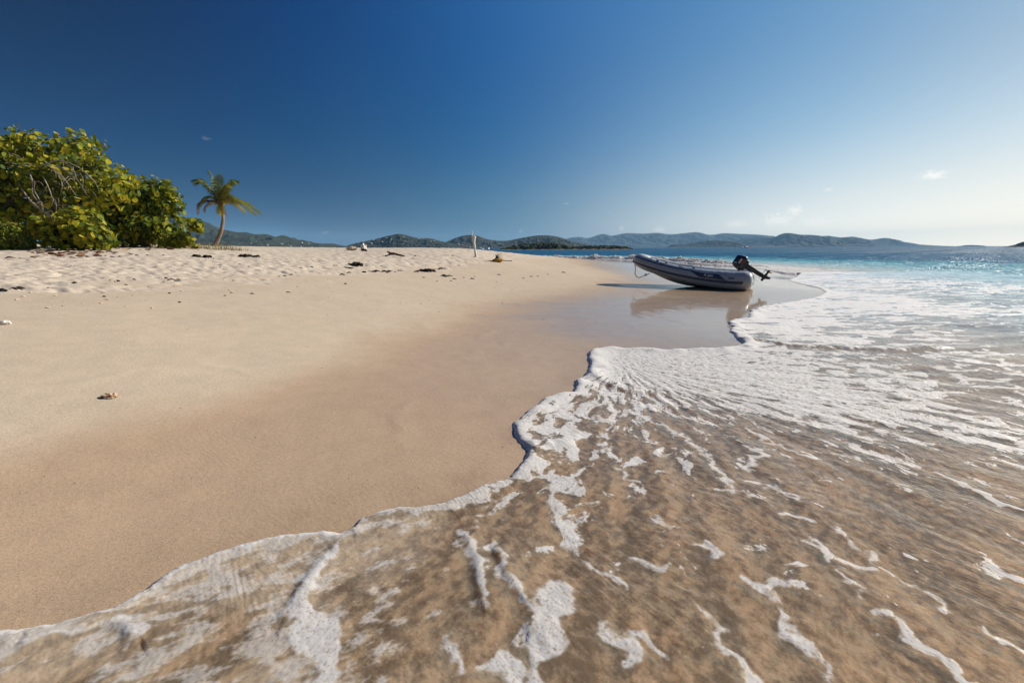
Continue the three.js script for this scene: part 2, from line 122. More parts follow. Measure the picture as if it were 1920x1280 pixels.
// ---------------------------------------------------------------- the lie of the land
// Height of the sand: a thin-plate spline through surveyed points (x, z, height in metres).
function spline(points) {
  const n = points.length, m = n + 3, A = [], b = [];
  const U = (r2) => r2 > 0 ? r2 * Math.log(r2) : 0;
  for (let i = 0; i < m; i++) {
    A.push(new Float64Array(m));
    b.push(i < n ? points[i][2] : 0);
  }
  for (let i = 0; i < n; i++) {
    for (let j = 0; j < n; j++) A[i][j] = U(((points[i][0] - points[j][0]) ** 2 + (points[i][1] - points[j][1]) ** 2) / 100) + (i === j ? 0.001 : 0);
    A[i][n] = A[n][i] = 1; A[i][n + 1] = A[n + 1][i] = points[i][0] / 10; A[i][n + 2] = A[n + 2][i] = points[i][1] / 10;
  }
  for (let c = 0; c < m; c++) {
    let p = c; for (let r = c + 1; r < m; r++) if (Math.abs(A[r][c]) > Math.abs(A[p][c])) p = r;
    [A[c], A[p]] = [A[p], A[c]]; [b[c], b[p]] = [b[p], b[c]];
    for (let r = c + 1; r < m; r++) { const f = A[r][c] / A[c][c]; if (f) { for (let k = c; k < m; k++) A[r][k] -= f * A[c][k]; b[r] -= f * b[c]; } }
  }
  for (let r = m - 1; r >= 0; r--) { for (let k = r + 1; k < m; k++) b[r] -= A[r][k] * b[k]; b[r] /= A[r][r]; }
  return (x, z) => { let s = b[n] + b[n + 1] * x / 10 + b[n + 2] * z / 10; for (let i = 0; i < n; i++) s += b[i] * U(((x - points[i][0]) ** 2 + (z - points[i][1]) ** 2) / 100); return s; };
}
// A function sampled on a grid, read back smoothly.
function grid(x0, x1, z0, z1, n, fn) {
  const a = new Float32Array((n + 1) * (n + 1));
  for (let j = 0; j <= n; j++) for (let i = 0; i <= n; i++) a[j * (n + 1) + i] = fn(x0 + (x1 - x0) * i / n, z0 + (z1 - z0) * j / n);
  return (x, z) => {
    const u = clamp((x - x0) / (x1 - x0) * n, 0, n - 1e-4), v = clamp((z - z0) / (z1 - z0) * n, 0, n - 1e-4), i = u | 0, j = v | 0, k = j * (n + 1) + i, fu = u - i, fv = v - j;
    return mix(mix(a[k], a[k + 1], fu), mix(a[k + n + 1], a[k + n + 2], fu), fv);
  };
}
const rawGround = spline(CP);
const farGround = (x, z) => { const r = Math.hypot(x, z), h = rawGround(x, z); return mix(h, Math.min(h, -3), smooth(66, 95, r)); };
const groundFar = grid(-100, 140, -140, 20, 240, farGround), groundMid = grid(-24, 24, -40, 8, 320, farGround), groundNear = grid(-5, 7, -9, 3, 240, farGround);
const ground = (x, z) => x > -5 && x < 7 && z > -9 && z < 3 ? groundNear(x, z) : x > -24 && x < 24 && z > -40 && z < 8 ? groundMid(x, z) : groundFar(x, z);

function distTo(line, x, z) {                        // signed by side: positive on the right-hand side of the line
  let best = 1e9, sign = 1;
  for (let i = 0; i < line.length - 1; i++) {
    const ax = line[i][0], az = line[i][1], bx = line[i + 1][0] - ax, bz = line[i + 1][1] - az, px = x - ax, pz = z - az;
    const t = clamp((px * bx + pz * bz) / (bx * bx + bz * bz + 1e-12)), d = (px - t * bx) ** 2 + (pz - t * bz) ** 2;
    if (d < best - 1e-9) { best = d; sign = bx * pz - bz * px; }
  }
  return Math.sqrt(best) * (sign >= 0 ? 1 : -1);
}
// The water's edge, from behind the camera to the far side of the spit.
const SHORE = [[-6, 8], [-3.5, 4], [-3.1, 1.5], [-2.5, -0.2], [-2.0, -0.95], [-1.75, -1.18], ...EDGE, [13.4, -24], [14.3, -28], [14.5, -33], [14.2, -38], [13.4, -43], [11.3, -50], [7.5, -55.5], [2, -62], [-10, -67], [-45, -71], [-120, -74]];
const SEA_POLY = [...SHORE, [-200, -400], [400, -400], [400, 60], [-6, 60]];
function inSea(x, z) { let s = false; for (let i = 0, j = SEA_POLY.length - 1; i < SEA_POLY.length; j = i++) { const [xi, zi] = SEA_POLY[i], [xj, zj] = SEA_POLY[j]; if ((zi > z) !== (zj > z) && x < (xj - xi) * (z - zi) / (zj - zi) + xi) s = !s; } return s; }
const shoreRaw = (x, z) => Math.abs(distTo(SHORE, x, z)) * (inSea(x, z) ? 1 : -1);
const shoreA = grid(-2.6, 4.6, -6.6, 0.6, 420, shoreRaw), shoreB = grid(-4, 24, -26, 2, 400, shoreRaw), shoreC = grid(-100, 140, -140, 20, 240, shoreRaw);
const shoreBase = (x, z) => x > -2.6 && x < 4.6 && z > -6.6 && z < 0.6 ? shoreA(x, z) : x > -4 && x < 24 && z > -26 && z < 2 ? shoreB(x, z) : shoreC(x, z);
const shore = (x, z) => { const r = Math.hypot(x, z); return shoreBase(x, z) + 0.006 * n2(x * 11, z * 11) + 0.003 * n2b(x * 27, z * 27) + (r > 2.5 ? smooth(2.5, 9, r) * (0.035 * n2(x * 2.4, z * 2.4) + 0.014 * n2b(x * 6.5, z * 6.5)) : 0); };

const wetD = grid(-12, 12, -36, 6, 150, (x, z) => distTo(WETLINE, x, z)), mirrorD = grid(-12, 12, -36, 6, 150, (x, z) => distTo(MIRRORLINE, x, z));
const trampledD = grid(-30, 10, -45, 6, 150, (x, z) => distTo(TRAMPLED, x, z));

// ---------------------------------------------------------------- helpers for objects
const taken = {};
function numbered(name) { const k = taken[name] = (taken[name] ?? -1) + 1; return k ? `${name}_${String(k).padStart(3, '0')}` : name; }
function shadows(o) { o.castShadow = o.receiveShadow = true; return o; }
function structure(name, geometry, material, kind = 'structure') { const m = shadows(new THREE.Mesh(geometry, material)); m.name = numbered(name); m.userData.kind = kind; scene.add(m); return m; }
function tag(o, label, category, group) { o.userData.label = label; o.userData.category = category; if (group) o.userData.group = group; return o; }
function thing(name, label, category, [x, y, z] = [0, 0, 0], turn = 0, group) { const o = new THREE.Group(); o.name = numbered(name); o.position.set(x, y, z); o.rotation.y = turn; scene.add(o); return tag(o, label, category, group); }
function part(name, geometry, material, parent) { const m = shadows(new THREE.Mesh(geometry, material)); m.name = name; parent.add(m); return m; }
function single(name, geometry, material, label, category, [x, y, z], turn = 0, group) { const m = shadows(new THREE.Mesh(geometry, material)); m.name = numbered(name); m.position.set(x, y, z); m.rotation.y = turn; scene.add(m); return tag(m, label, category, group); }
const rgb = (r, g, b) => new THREE.Color().setRGB(r, g, b);
const V = (x, y, z) => new THREE.Vector3(x, y, z);
function tubeOf(points, radius, sides = 7, steps) {   // radius: a number or a function of 0..1; ends are closed to a point
  const curve = new THREE.CatmullRomCurve3(points.map((p) => p.isVector3 ? p : V(...p))), n = steps ?? points.length * 5;
  const r = typeof radius === 'function' ? radius : () => radius, fr = curve.computeFrenetFrames(n, false), pos = [], uv = [], idx = [];
  for (let i = 0; i <= n; i++) {
    const t = i / n, p = curve.getPointAt(t), R = r(t);
    for (let j = 0; j <= sides; j++) { const a = j / sides * 2 * Math.PI; const q = p.clone().addScaledVector(fr.normals[i], Math.cos(a) * R).addScaledVector(fr.binormals[i], Math.sin(a) * R); pos.push(q.x, q.y, q.z); uv.push(j / sides, t); }
  }
  const w = sides + 1;
  for (let i = 0; i < n; i++) for (let j = 0; j < sides; j++) { const a = i * w + j; idx.push(a, a + 1, a + w, a + 1, a + w + 1, a + w); }
  for (const [i, flip] of [[0, 1], [n, 0]]) { const p = curve.getPointAt(i / n), c = pos.length / 3; pos.push(p.x, p.y, p.z); uv.push(0.5, i / n); for (let j = 0; j < sides; j++) { const a = i * w + j; flip ? idx.push(c, a + 1, a) : idx.push(c, a, a + 1); } }
  const g = new THREE.BufferGeometry();
  g.setAttribute('position', new THREE.Float32BufferAttribute(pos, 3)); g.setAttribute('uv', new THREE.Float32BufferAttribute(uv, 2)); g.setIndex(idx); g.computeVertexNormals();
  return g;
}
function merged(list) { return mergeGeometries(list.map((g) => { const h = g.index ? g.toNonIndexed() : g; for (const k of Object.keys(h.attributes)) if (!['position', 'normal', 'uv'].includes(k)) h.deleteAttribute(k); if (!h.attributes.uv) h.setAttribute('uv', new THREE.Float32BufferAttribute(new Float32Array(h.attributes.position.count * 2), 2)); return h; })); }
function roughen(g, amount, scale, seed = 0) {         // pushes the vertices of a closed shape about, equal places alike
  const p = g.attributes.position;
  for (let i = 0; i < p.count; i++) { const x = p.getX(i), y = p.getY(i), z = p.getZ(i), s = scale; p.setXYZ(i, x + amount * n3(x * s + seed, y * s, z * s), y + amount * n3(x * s, y * s + seed + 9, z * s), z + amount * n3(x * s, y * s, z * s + seed + 17)); }
  g.computeVertexNormals(); return g;
}
function texture(n, fn, { srgb = false, repeat, wrap = true } = {}) {
  const d = new Uint8Array(n * n * 4);
  for (let j = 0; j < n; j++) for (let i = 0; i < n; i++) { const c = fn((i + 0.5) / n, (j + 0.5) / n), o = (j * n + i) * 4; d[o] = clamp(c[0]) * 255; d[o + 1] = clamp(c[1]) * 255; d[o + 2] = clamp(c[2]) * 255; d[o + 3] = 255; }
  const t = new THREE.DataTexture(d, n, n);
  t.magFilter = THREE.LinearFilter; t.minFilter = THREE.LinearMipmapLinearFilter; t.generateMipmaps = true;
  if (wrap) t.wrapS = t.wrapT = THREE.RepeatWrapping;
  if (srgb) t.colorSpace = THREE.SRGBColorSpace;
  if (repeat) t.repeat.set(repeat, repeat);
  t.needsUpdate = true; return t;
}
// noise that repeats over the unit square
function tiling(u, v, f, n = n3) { const a = u * 2 * Math.PI, b = v * 2 * Math.PI, R = f / (2 * Math.PI); return n(Math.cos(a) * R + 5.1 * Math.cos(b) * R * 0.2, Math.sin(a) * R + Math.cos(b) * R, Math.sin(b) * R * 1.03); }

// A sheet over the ground, finer near the viewer: rings round a point on the beach.
function sheet(th0, th1, nth, r0, r1, nr, keep, height) {
  const X = [], Z = [], on = new Uint8Array((nth + 1) * (nr + 1)), id = new Int32Array((nth + 1) * (nr + 1)).fill(-1), pos = [], uv = [], quads = [];
  for (let j = 0; j <= nr; j++) { const r = r0 * Math.pow(r1 / r0, j / nr); for (let i = 0; i <= nth; i++) { const t = mix(th0, th1, i / nth) * D2R, k = j * (nth + 1) + i; X[k] = Math.sin(t) * r; Z[k] = 1.0 - Math.cos(t) * r; on[k] = keep(X[k], Z[k]) ? 1 : 0; } }
  const vert = (k) => { if (id[k] < 0) { id[k] = pos.length / 3; pos.push(X[k], height(X[k], Z[k]), Z[k]); uv.push(X[k], Z[k]); } return id[k]; };
  for (let j = 0; j < nr; j++) for (let i = 0; i < nth; i++) { const k = j * (nth + 1) + i, l = k + nth + 1; if (on[k] | on[k + 1] | on[l] | on[l + 1]) quads.push([vert(k), vert(k + 1), vert(l), vert(l + 1)]); }
  return { pos, uv, quads };
}
function build({ pos, uv }, index, groups) {
  const g = new THREE.BufferGeometry();
  g.setAttribute('position', new THREE.Float32BufferAttribute(pos, 3)); g.setAttribute('uv', new THREE.Float32BufferAttribute(uv, 2)); g.setIndex(index);
  for (const [s, c, m] of groups ?? []) g.addGroup(s, c, m);
  g.computeVertexNormals(); return g;
}

// ---------------------------------------------------------------- sand
const trampled = (x, z) => smooth(-0.3, 1.4, -trampledD(x, z) + 0.7 * n2(x * 0.7, z * 0.7));
function sandTop(x, z) {
  let h = ground(x, z);
  const t = trampled(x, z), r = Math.hypot(x, z);
  h += 0.012 * fbm(x * 0.45, z * 0.45, 3, n2c) * smooth(0.1, 0.4, h);
  if (t > 0 && h > 0.25) {
    const wx = x + 0.16 * n2b(x * 2.1, z * 2.1), wz = z + 0.16 * n2b(z * 2.3 + 9, x * 2.3);
    const a = n2(wx * 2.1, wz * 2.1), b = n2c(wx * 4.6, wz * 4.6);
    h += t * (-0.042 * Math.pow(Math.max(0, a), 1.3) - 0.028 * Math.max(0, b) + 0.016 * Math.max(0, -a) + 0.011 * n2(x * 9, z * 9)) * smooth(60, 30, r);
  } else if (h > 0.08 && r < 14) {                    // faint ridges where earlier waves turned back
    const d = -shoreBase(x, z) + 0.3 * n2(x * 0.7, z * 0.7) + 0.05 * n2b(x * 3, z * 3);
    h += 0.0012 * fbm(x * 3, z * 1.6, 2);
    for (const [at, w, up] of [[0.75, 0.05, 0.0035], [1.35, 0.06, 0.004], [2.3, 0.08, 0.004]]) h += up * Math.exp(-(((d - at) / w) ** 2)) * smooth(-0.5, 0.4, n2c(x * 0.9 + at * 5, z * 0.9));
  }
  return h;
}
{
  const s = sheet(-72, 68, 640, 0.5, 100, 720, (x, z) => ground(x, z) > -1.3 || shore(x, z) < 8, sandTop);
  const idx = []; for (const [a, b, c, d] of s.quads) idx.push(a, b, c, b, d, c);
  const g = build(s, idx);
  // dry coral sand, damp sand below the reach of the last waves, and soaked sand under and beside the water
  const col = new Float32Array(s.pos.length), n = s.pos.length / 3;
  const loose = [0.64, 0.535, 0.41], dry = [0.565, 0.45, 0.325], damp = [0.5, 0.355, 0.23], soaked = [0.42, 0.285, 0.17];
  for (let i = 0; i < n; i++) {
    const x = s.pos[i * 3], z = s.pos[i * 3 + 2];
    const w = smooth(-0.35, 0.55, wetD(x, z) / clamp(Math.hypot(x, z) / 5, 0.7, 2.2) + 0.28 * fbm(x * 0.8, z * 0.5, 3)), q = smooth(-0.4, 0.6, shore(x, z) + 0.15 * n2(x * 2, z * 2));
    const tr = trampled(x, z);
    const under = q * smooth(-0.1, 0.5, fbm(Math.hypot(x - 1.1, z + 4.7) * 1.5, Math.atan2(x - 1.1, z + 4.7) * 9, 4, n2c));
    const tone = (1 - 0.3 * under) * (1 + 0.1 * q * n2(x * 9, z * 9)) + 0.05 * fbm(x * 0.9, z * 0.9, 3, n2b) + 0.035 * n2c(x * 4, z * 4);
    for (let k = 0; k < 3; k++) col[i * 3 + k] = mix(mix(mix(dry[k], loose[k], tr), damp[k], w), soaked[k], q) * tone;
  }
  g.setAttribute('color', new THREE.BufferAttribute(col, 3));
  const grainMap = texture(1024, (() => { const r = mulberry(5); return () => { const v = 0.84 + 0.3 * (r() + r() - 1) - (r() < 0.04 ? 0.3 : 0), w = 0.03 * (r() - 0.5); return [v + w, v, v - w * 1.4]; }; })(), { repeat: 1 / 2.6 });
  const grainBump = texture(1024, (() => { const r = mulberry(6); return (u, v) => { const h = 0.45 + 0.25 * (r() + r() - 1) + 0.2 * tiling(u, v, 40) + 0.1 * tiling(u, v, 11); return [h, h, h]; }; })(), { repeat: 1 / 1.4 });
  // how glossy: a film of water stands on the flat sand by the boat, less of it up the slope
  const x0 = -14, size = 64, z0 = -60;
  const gloss = texture(1024, (u, v) => {
    const x = x0 + u * size, z = z0 + v * size, r = clamp(Math.hypot(x, z) / 5, 0.7, 2.5);
    const w = smooth(-0.3, 0.8, wetD(x, z) / r + 0.25 * fbm(x * 0.8, z * 0.5, 3)), m = smooth(-0.5, 0.9, mirrorD(x, z) / r + 0.35 * fbm(x * 0.5, z * 1.1, 3)), q = smooth(-0.35, 0.05, shore(x, z));
    return [0, clamp(mix(mix(0.95, 0.5, w), 0.4 + 0.05 * n2(x * 0.8, z * 2.4), Math.max(m, 0.6 * q)), 0.05, 1), 0];
  }, { wrap: false });
  gloss.repeat.set(1 / size, 1 / size); gloss.offset.set(-x0 / size, -z0 / size);
  structure('beach', g, new THREE.MeshPhysicalMaterial({ vertexColors: true, map: grainMap, bumpMap: grainBump, bumpScale: 0.0016, roughness: 1, roughnessMap: gloss, specularIntensity: 0.75, ior: 1.4 }));
}

// ---------------------------------------------------------------- the film of water left standing on the flat sand
{
  const lift = (x, z) => sandTop(x, z) + 0.0025, s = sheet(-30, 50, 260, 3, 62, 300, (x, z) => wetD(x, z) > -0.8 && x > -1.6 && shore(x, z) < 0.12 && z < -2 && z > -56, lift), idx = [];
  for (const [a, b, c, d] of s.quads) idx.push(a, b, c, b, d, c);
  const x0 = -14, size = 64, z0 = -60;
  const presence = texture(1024, (u, v) => {
    const x = x0 + u * size, z = z0 + v * size, r = clamp(Math.hypot(x, z) / 5, 0.7, 2.5), e = smooth(-0.5, 1.1, mirrorD(x, z) / r + 0.35 * fbm(x * 0.5, z * 1.1, 3)) * 0.85, w = 0.3 * smooth(0.0, 1.2, wetD(x, z) / r + 0.25 * fbm(x * 0.8, z * 0.5, 3)) * smooth(-1, -4, z);
    const k = Math.max(e, w) * smooth(0, 0.3, wetD(x, z)); return [k, k, k];
  }, { wrap: false });
  presence.repeat.set(1 / size, 1 / size); presence.offset.set(-x0 / size, -z0 / size);
  structure('water_film', build(s, idx), new THREE.MeshPhysicalMaterial({ color: rgb(0.97, 0.96, 0.95), transmission: 1, thickness: 0, roughness: 0.06, ior: 1.33, transparent: true, alphaMap: presence }));
}

// ---------------------------------------------------------------- sea, swash and foam
const density = grid(-3, 27, -29, 1, 110, (x, z) => { let a = 0, b = 0; for (const [px, pz, v] of DENSITY) { const s = 0.05 + 0.03 * Math.hypot(px, pz), w = 1 / (s * s * 0.5 + (x - px) ** 2 + (z - pz) ** 2) ** 2; a += w * v; b += w; } return a / b; });
function strokeDistance(x, z) {                      // how far inside a drift line of foam, in metres, negative outside
  let best = -1;
  for (const s of STROKES) for (let i = 0; i < s.length - 1; i++) {
    const [ax, az, aw] = s[i], [bx, bz, bw] = s[i + 1], dx = bx - ax, dz = bz - az, t = clamp(((x - ax) * dx + (z - az) * dz) / (dx * dx + dz * dz + 1e-9));
    best = Math.max(best, mix(aw, bw, t) - Math.hypot(x - ax - t * dx, z - az - t * dz));
  }
  return best;
}
const strokeA = grid(-2.2, 4.6, -6.4, 0.4, 380, strokeDistance), strokeB = grid(-2.2, 9, -9, 0.4, 220, strokeDistance);
const lipA = LIPS.map((l) => { const line = l.slice(0, -1), w = l[l.length - 1][0]; let x0 = 1e9, x1 = -1e9, z0 = 1e9, z1 = -1e9; for (const [x, z] of line) { x0 = Math.min(x0, x); x1 = Math.max(x1, x); z0 = Math.min(z0, z); z1 = Math.max(z1, z); } return { line, w, box: [x0 - 0.3, x1 + 0.3, z0 - 0.3, z1 + 0.3] }; });
function lipHeight(x, z) {                           // a smaller wave riding up over the last: steep to the shore, gentle behind
  let h = 0;
  for (const { line, w, box } of lipA) if (x > box[0] && x < box[1] && z > box[2] && z < box[3]) {
    const d = distTo(line, x, z), e = Math.max(Math.hypot(x - line[0][0], z - line[0][1]) < 0.05 ? 0.4 : 1, 0);
    h = Math.max(h, w * 0.6 * e * Math.exp(-((d / (w * (d > 0 ? 1.2 : 3.2))) ** 2)) * (0.8 + 0.3 * n2(x * 9, z * 9)));
  }
  return h;
}
const seaRipple = (x, z) => {
  const r = Math.hypot(x, z), out = shoreBase(x, z), a = smooth(0, 5, out);
  let h = 0;
  if (r > 3) {
    const k = smooth(3, 9, r) * smooth(0.2, 2.5, out);
    h += k * (0.022 * n2(x * 0.5 + z * 0.15, z * 1.3) + 0.016 * n2b(x * 1.1, z * 3.1) * smooth(70, 30, r) + 0.006 * n2c(x * 3, z * 7) * smooth(30, 12, r));
    h += smooth(14, 40, r) * smooth(4, 12, out) * (0.09 * n2c(x * 0.13 + z * 0.05, z * 0.34) + 0.07 * n2(x * 0.3, z * 0.7) + 0.03 * n2b(x * 0.6, z * 1.5) * smooth(100, 50, r));
  }
  return h * a;
};
const breakD = grid(-10, 40, -75, -15, 160, (x, z) => distTo(BREAKER, x, z));
const depthAt = (x, z) => Math.max(0, 0.02 - ground(x, z));
const CX = 1.1, CZ = -4.7;
const torn = (u, v, o, n) => { let s = 0, a = 0.42, f = 1; for (let i = 0; i < o; i++) { s += a * n(u * f + i * 3.7, v * f - i * 9.2); a *= 0.62; f *= 2.06; } return s; };
function foam(x, z, fine) {                          // [foam, milkiness, stirred-up sand with painted dapples]
  const d = shore(x, z), r = Math.hypot(x, z);
  if (d < -0.02) return [1, 0, 0];
  const s = clamp(r / 4, 0.55, 6);
  let dens = x < 27 && z > -29 ? density(x, z) : 0.05;
  const far = smooth(4.2, 7.5, -z + 0.4 * x * 0.3);
  // two drift patterns: the near one runs out from the tongue of the last wave, the far one lies along the swell
  const rho = Math.hypot(x - CX, z - CZ), th = Math.atan2(x - CX, z - CZ);
  const wu = 0.16 * n2b(x * 2.4, z * 2.4), wv = 0.16 * n2b(z * 2.4 + 31, x * 2.4);
  const lace = (u, v) => { const a = 1 - Math.abs(n2(u, v)) * 1.25, b = 1 - Math.abs(n2c(u * 2.3 + 4, v * 2.1)) * 1.25, c = n2b(u * 0.55, v * 0.55); return 0.56 * a + 0.3 * b + 0.14 * (0.5 + 0.7 * c); };
  const thin = smooth(0.3, -0.7, x) * smooth(6, 3, r);
  const wr = rho + 0.05 * n2b(x * 3, z * 3), wt = th + 0.02 * n2b(z * 3 + 31, x * 3);
  const near = far < 1 ? 0.5 + 0.72 * mix(torn(wr * 2.6, wt * 11, r < 4 ? 6 : 5, n2), thin > 0 ? torn((x * 0.87 - z * 0.5) * 4.2, (x * 0.5 + z * 0.87) * 8.5, 5, n2c) : 0, thin) + (x > 0.4 ? 0.12 * (lace(wr * 1.6, wt * 6) - 0.5) : 0) : 0;
  const away = far > 0 ? 0.55 * lace((x * 0.55 + z * 0.2 + wu), (z * 1.7 + x * 0.12 + wv) * (r > 16 ? 0.8 : 1)) + 0.45 * (0.55 + 0.62 * torn(x * 1.1 + z * 0.3, z * 3.4 + x * 0.2, 5, n2c)) : 0;
  let v = mix(near, away, far) + 0.05 * mix(n2b(x * 18, z * 18), n2b(x * 5, z * 5), far) + (fine ? 0.035 * n2(x * 42, z * 42) : 0);
  // the foamy rim left by the turning water
  const rim = (0.036 + 0.016 * n2(x * 3.1, z * 3.1) + 0.012 * n2b(x * 8, z * 8)) * clamp(r / 2.2, 0.8, 4);
  dens = Math.max(dens, 0.8 * smooth(5 * rim, 1.0 * rim, d));
  dens *= smooth(34, 22, r) * smooth(9, 3, shoreBase(x, z) - 9);
  const bd = r > 14 && r < 75 ? Math.abs(breakD(x, z)) : 9;
  if (z < -18 && bd < 3.2) dens = Math.max(dens, 0.95 * smooth(3.2, 0.8, bd + 0.8 * n2(x * 0.8, z * 0.8)));
  const soft = mix(0.08, 0.2, thin);
  dens -= 0.22 * far * (dens < 0.9 ? 1 : 0.5);
  let f = dens < 0.02 ? 0 : smooth(0.93 - dens * 0.86 - soft * 0.5, 0.93 - dens * 0.86 + soft * 0.8, v) * mix(1, 0.62, thin);
  f = Math.max(f, smooth(rim * 1.25, rim * 0.6, d + 0.25 * rim * mix(n2(x * 19, z * 19), n2(x * 5, z * 5), far)));
  if (x > -2.2 && x < 9 && z > -9 && z < 0.4) {
    const qx = x + 0.03 * n2b(x * 7, z * 7) + 0.009 * n2(x * 17, z * 17), qz = z + 0.03 * n2b(z * 7 + 40, x * 7) + 0.009 * n2(z * 17 + 7, x * 17);
    const k = (qx < 4.6 && qz > -6.4 ? strokeA : strokeB)(qx, qz) + 0.006 * n2c(x * 16, z * 16) - 0.003 + 0.003 * n2b(x * 44, z * 44);
    f = Math.max(f, smooth(-0.012, 0.008, k) * 0.95);
  }
  if (fine) { const b = n2c(x * 85, z * 85) * 0.5 + n2(x * 48, z * 48) * 0.5; f *= 1 - 0.6 * smooth(0.3, 0.6, b) * smooth(4, 1.5, r); }
  // bubbles burst and leave gaps in the thick foam
  if (r > 2.6 && f > 0.1) { const gap = mix(n2(x * 14, z * 20) + 0.5 * n2b(x * 33, z * 46), n2(x * 3.2, z * 7) + 0.6 * n2b(x * 8, z * 17), smooth(6, 13, r)); f *= 1 - 0.55 * smooth(0.15, 0.75, gap) * smooth(1.2 * rim, 4 * rim, d) * smooth(2.6, 4, r); }
  const milk = clamp(0.3 * thin * smooth(-0.2, 0.5, torn(wr * 1.3, wt * 4, 4, n2b) + dens * 0.4) + 0.3 * dens * smooth(3, 9, r));
  // sand stirred up along the flow; the mottling also paints in dappled light
  const stirDapple = clamp(0.5 + 0.5 * torn(rho * 0.8, th * 13, 3, n2b) + 0.6 * torn(x * 13 + 3, z * 12, 4, n2c) + (fine ? 0.12 * n2(x * 90, z * 90) : 0));
  return [clamp(f), clamp(milk), clamp(stirDapple)];
}
const seaLevel = (x, z) => seaRipple(x, z) + 0.02 - 0.3 * smooth(7, 2.5, Math.hypot(x, z));   // close in, the backwash only runs over the sand
function waterTop(x, z, f) {
  const g = ground(x, z), d = shore(x, z), r = Math.hypot(x, z);
  if (d <= -0.002) return g - 0.012;
  const s = clamp(r / 2.4, 0.8, 1.7), w = 0.03 * s, film = 0.005 + 0.009 * (1 - Math.exp(-d / 0.6)) + 0.006 * smooth(0, 2, d);
  const lip = 0.014 * smooth(30, 8, r) * s * (1 + 0.45 * n2(x * 3, z * 3));
  const q = d < w ? Math.sqrt(Math.max(0, 1 - (1 - d / w) ** 2)) : Math.exp(-(((d - w) / (2.6 * w)) ** 2));
  const a = g + film * smooth(0, w, d) + lip * q, b = seaLevel(x, z), k = 0.05, h = clamp(0.5 + 0.5 * (a - b) / k);
  let y = mix(b, a, h) + k * h * (1 - h);
  const rho = Math.hypot(x - CX, z - CZ), th = Math.atan2(x - CX, z - CZ);
  y += smooth(0.05, 0.5, d) * smooth(14, 6, r) * mix(0.25, 1, smooth(-0.7, 0.3, x)) * (0.005 * n2(rho * 1.1, th * 9) + 0.003 * n2b(rho * 3.2 + n2(x, z), th * 13) + 0.0014 * n2c(x * 15, z * 15));
  y += lipHeight(x, z) * smooth(0, 0.05, d);
  y += f * (0.001 + 0.0005 * n2(x * 16, z * 16) + 0.0003 * n2b(x * 40, z * 40)) * s * smooth(0, 0.02, d);
  const bd = r > 14 && r < 80 && z < -16 ? Math.abs(breakD(x, z)) : 99;
  if (bd < 3) y += 0.05 * smooth(3, 0.5, bd) * smooth(-28, -34, z);
  return Math.max(y, g + 0.003);
}
